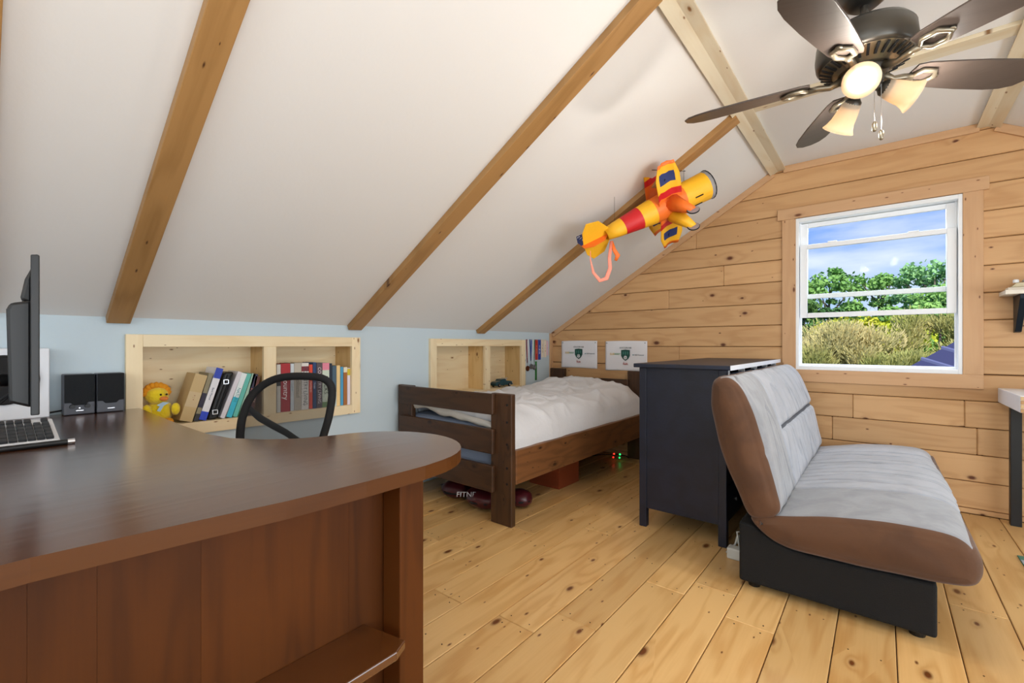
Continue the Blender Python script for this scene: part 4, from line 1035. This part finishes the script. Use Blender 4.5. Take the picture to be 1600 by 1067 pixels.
# ------------------------------------------------------------------ right edge: wall shelf, side table, rug
M_shelfw = mat('whitewashed_board', '#e4dccd', .5)
ws = thing('wall_shelf', 'pale board shelf on black brackets right of the window', 'shelf', (1.1, 4.3, 1.47))
bx(.60, 1.7, 4.13, YF-.001, 1.468, 1.495).build('shelf_board', M_shelfw, ws, bevel=.002)
M_brk = mat('black_navy_iron', '#12202c', .4, .5)
for x in (.665, 1.5):
    MB().prism([(x, YF-.001, 1.467), (x, 4.15, 1.467), (x, 4.155, 1.44), (x, YF-.045, 1.235), (x, YF-.001, 1.23)], (.03, 0, 0)).build('bracket', M_brk, ws, bevel=.002)
it = thing('model_boat', 'small whitish model with metal fittings on the wall shelf', 'model', (.75, 4.24, 1.495))
bx(.62, .92, 4.20, 4.28, 1.495, 1.515).build('base', M_shelfw, it, bevel=.003)
MB().prism([(.63, 4.205, 1.515), (.66, 4.205, 1.545), (.90, 4.205, 1.545), (.91, 4.205, 1.515)], (0, .07, 0)).build('hull', mat('champagne_metal', '#b5a98c', .4, .5), it, bevel=.004)
MB().tube([(.69, 4.23, 1.545), (.70, 4.23, 1.562), (.73, 4.24, 1.57)], .009, 10).build('fitting', M_steel, it, smooth=True)
MB().lathe([(.014, 0), (.014, .018), (.008, .022), (0, .022)], (.66, 4.235, 1.545), n=14).build('fitting', M_white, it)
bx(.78, .86, 4.215, 4.265, 1.545, 1.558).build('cabin', M_steel, it, bevel=.003)
tb = thing('side_table', 'white-topped table with black metal legs at the right edge', 'table', (1.1, 4.0, 0))
bx(.592, 1.7, 3.70, 4.31, .775, .868).build('tabletop', mat('white_table_top', '#e6e9ee', .4), tb, bevel=.003)
for k in range(4):
    bx(.594, 1.7, 3.690, 3.70, .777+k*.0225, .797+k*.0225).build('front_ply', mat('ply_edge_%d' % k, ('#b98f60', '#cfae80')[k % 2], .6), tb)
for x in (.635, 1.6):
    for y in (3.78, 4.24): bx(x, x+.05, y-.02, y+.03, 0, .775).build('leg', M_black, tb, bevel=.002) if not (x < 1 and y < 4) else None
rug = thing('floor_mat', 'patterned green and grey mat at the right edge of the floor', 'mat', (1.1, 2.9, 0))
bx(.570, 1.6, 2.4, 3.63, .0012, .008).build('field', mat('mat_green', '#3d6b52', .9, var=('#557a6a', 6)), rug, bevel=.002)
for a, b, c in ((3.50, 3.56, '#9aa3ae'), (3.30, 3.40, '#7c8f86')): bx(.572, 1.598, a, b, .008, .0086).build('stripe', bookmat(c), rug)

# ------------------------------------------------------------------ outside
gr = MB().grid(lambda u, v: (-60+120*u, 4.8+90*v, -3.2+.2*noise.noise(Vector((u*9, v*9, 0)))), 24, 20).build('ground', mat('dry_meadow', '#7f8a4a', .95, var=('#98914f', .6)), kind='structure')
def leafmat(n, c1, c2):
    m = mat(n, c1, .7, var=(c2, .9)); m.node_tree.nodes['Principled BSDF'].inputs['Specular IOR Level'].default_value = .2; return m
M_bark = mat('grey_bark', '#6f6558', .9, bump=(20, .5))
def leafy(name, x, y, top, w, dens, m, lab, needle=False, base=-3.2, low=.35, clumps=26, trunk=True, grp=None, sd=1, cs=1):
    random.seed(sd)
    t = thing(name, lab, 'tree', (x, y, base), group=grp)
    H = top-base; cl = []
    for k in range(clumps):
        h = random.uniform(low, .97); ww = w*(math.sin(PI*min(1, (1-h)/(1-low)*.85+.12)))**.7
        a = random.uniform(0, 2*PI); r = ww*math.sqrt(random.random())
        cl.append((Vector((x+r*math.cos(a), y+r*math.sin(a)*.7, base+H*h)), random.uniform(.16, .34)*w*cs))
    vs, fs = [], []
    for c, r in cl:
        for q in range(int(dens)):
            d = Vector((random.gauss(0, 1)*1.35, random.gauss(0, 1)*1.35, random.gauss(0, .75)))*r*.62
            if d.length > 1.5*r: d *= 1.5*r/d.length
            p = c+d
            if needle:
                ax = (d.normalized()*.6+Vector((0, 0, .9))).normalized()*random.uniform(.05, .10); sd_ = ax.cross(Vector((random.random()-.5, random.random()-.5, .2))).normalized()*.012
                b_ = len(vs); vs += [p-sd_, p+sd_, p+ax+sd_*.3, p+ax-sd_*.3]; fs.append((b_, b_+1, b_+2, b_+3))
            else:
                a1 = Vector((random.gauss(0, 1), random.gauss(0, 1), random.gauss(0, 1))).normalized()*random.uniform(.05, .10)
                a2 = a1.cross(Vector((random.gauss(0, 1), random.gauss(0, 1), random.gauss(0, 1)))).normalized()*random.uniform(.03, .07)
                b_ = len(vs); vs += [p-a1, p+a2, p+a1, p-a2]; fs.append((b_, b_+1, b_+2, b_+3))
    mb = MB(); mb.v = [Vector(v) for v in vs]; mb.f = fs; mb.mi = [0]*len(fs)
    mb.build('crown', m, t, kind='stuff')
    tr = MB().tube([(x, y, base), (x+.05, y, base+H*.35), (x-.04, y, base+H*.7), (x, y, base+H*.93)], [.03*w+.08, .025*w+.06, .02*w+.03, .015], 8)
    for c, r in cl[:12]:
        z0_ = max(base+H*.25, c.z-.9)
        tr.tube([(x, y, z0_), ((x+c.x)/2, (y+c.y)/2, (z0_+c.z)/2-.05), tuple(c)], [.04, .025, .01], 5)
    tr.build('trunk', M_bark, t, smooth=True)
M_l1 = leafmat('leaf_green', '#75a556', '#9cc56c'); M_l2 = leafmat('leaf_yellow_green', '#b5c436', '#cfca48'); M_l3 = leafmat('leaf_bluish', '#7db072', '#a5cf8c')
M_p1 = leafmat('pine_olive', '#c9c07c', '#aab066'); M_p2 = leafmat('pine_dark', '#47703c', '#688a48'); M_p3 = leafmat('pine_straw', '#dccd92', '#b8b672')
leafy('deciduous_tree', -1.45, 20, 4.05, 1.0, 85, M_l1, 'tall green tree at the left of the window view', sd=1, low=.58, clumps=62, cs=.62)
leafy('deciduous_tree', -.05, 21, 3.85, 1.15, 70, M_l1, 'thin open-crowned tree in the middle of the window view', sd=2, low=.60, clumps=50, cs=.55)
leafy('deciduous_tree', 1.35, 20, 4.0, 1.2, 85, M_l3, 'tall bluish-green tree at the right of the window view', sd=3, low=.58, clumps=70, cs=.62)
leafy('deciduous_tree', -.25, 17, 2.0, 1.4, 300, M_l2, 'bright yellow-green bushy tree behind the pines', sd=4, low=.3, clumps=60, cs=.8)
leafy('deciduous_tree', .62, 18, 2.35, 1.1, 300, M_l1, 'mid green tree between the yellow tree and the right pines', sd=5, low=.3, clumps=60, cs=.8)
leafy('deciduous_tree', -2.0, 18, 2.6, 1.3, 300, M_p2, 'dark green tree at the left edge of the window view', sd=6, low=.3, clumps=60, cs=.8)
leafy('deciduous_tree', 1.9, 18.5, 2.9, 1.2, 300, M_l1, 'green tree at the right edge of the window view', sd=7, low=.3, clumps=70, cs=.8)
leafy('pine_tree', -.72, 13.0, 1.72, 1.15, 800, M_p3, 'straw-coloured pine in the lower left of the window view', True, sd=8, low=.3, clumps=80, cs=.8)
leafy('pine_tree', -1.65, 12.3, 1.2, 1.0, 800, M_p1, 'olive pine partly hidden by the left window frame', True, sd=9, low=.3, clumps=60, cs=.8)
leafy('pine_tree', 1.0, 13.5, 1.85, 1.15, 800, M_p1, 'olive pine behind the metal roof', True, sd=10, low=.3, clumps=80, cs=.8)
leafy('pine_tree', .1, 12.6, .95, .8, 800, M_p1, 'low olive pine between the two larger pines', True, sd=11, low=.3, clumps=60, cs=.8)
# neighbouring roof with standing seams
nb = thing('neighbor_house', 'low building with a purple-blue metal roof seen through the window', 'building', (2.2, 9.5, -3.2))
a0 = Vector((.13, 8.6, .70)); a1 = Vector((.90, 9.6, 1.30)); dn = Vector((2.6, -1.1, -1.0))
M_roof = mat('purple_metal_roof', '#3b3d60', .45, .3)
a0 = Vector((-.10, 8.7, .52)); rdir = Vector((3.0, 1.4, 2.2))*.42; a1 = a0+rdir*1.6
MB().prism([a0, a1, a1+dn, a0+dn], (0, 0, -.05)).build('roof', M_roof, nb)
for k in range(9):
    p = a0+(a1-a0)*(k+.5)/9
    MB().obox(p+dn/2+Vector((0, 0, .02)), dn/2, (a1-a0).normalized()*.012, Vector((0, 0, .018))).build('roof_seam', M_paleedge if 0 else mat('seam_%d' % k, '#6a6e92', .45, .3), nb)
MB().box(.6, 3.6, 8.4, 9.6, -3.2, -.45).build('wall', mat('house_siding', '#8d8f92', .8), nb)
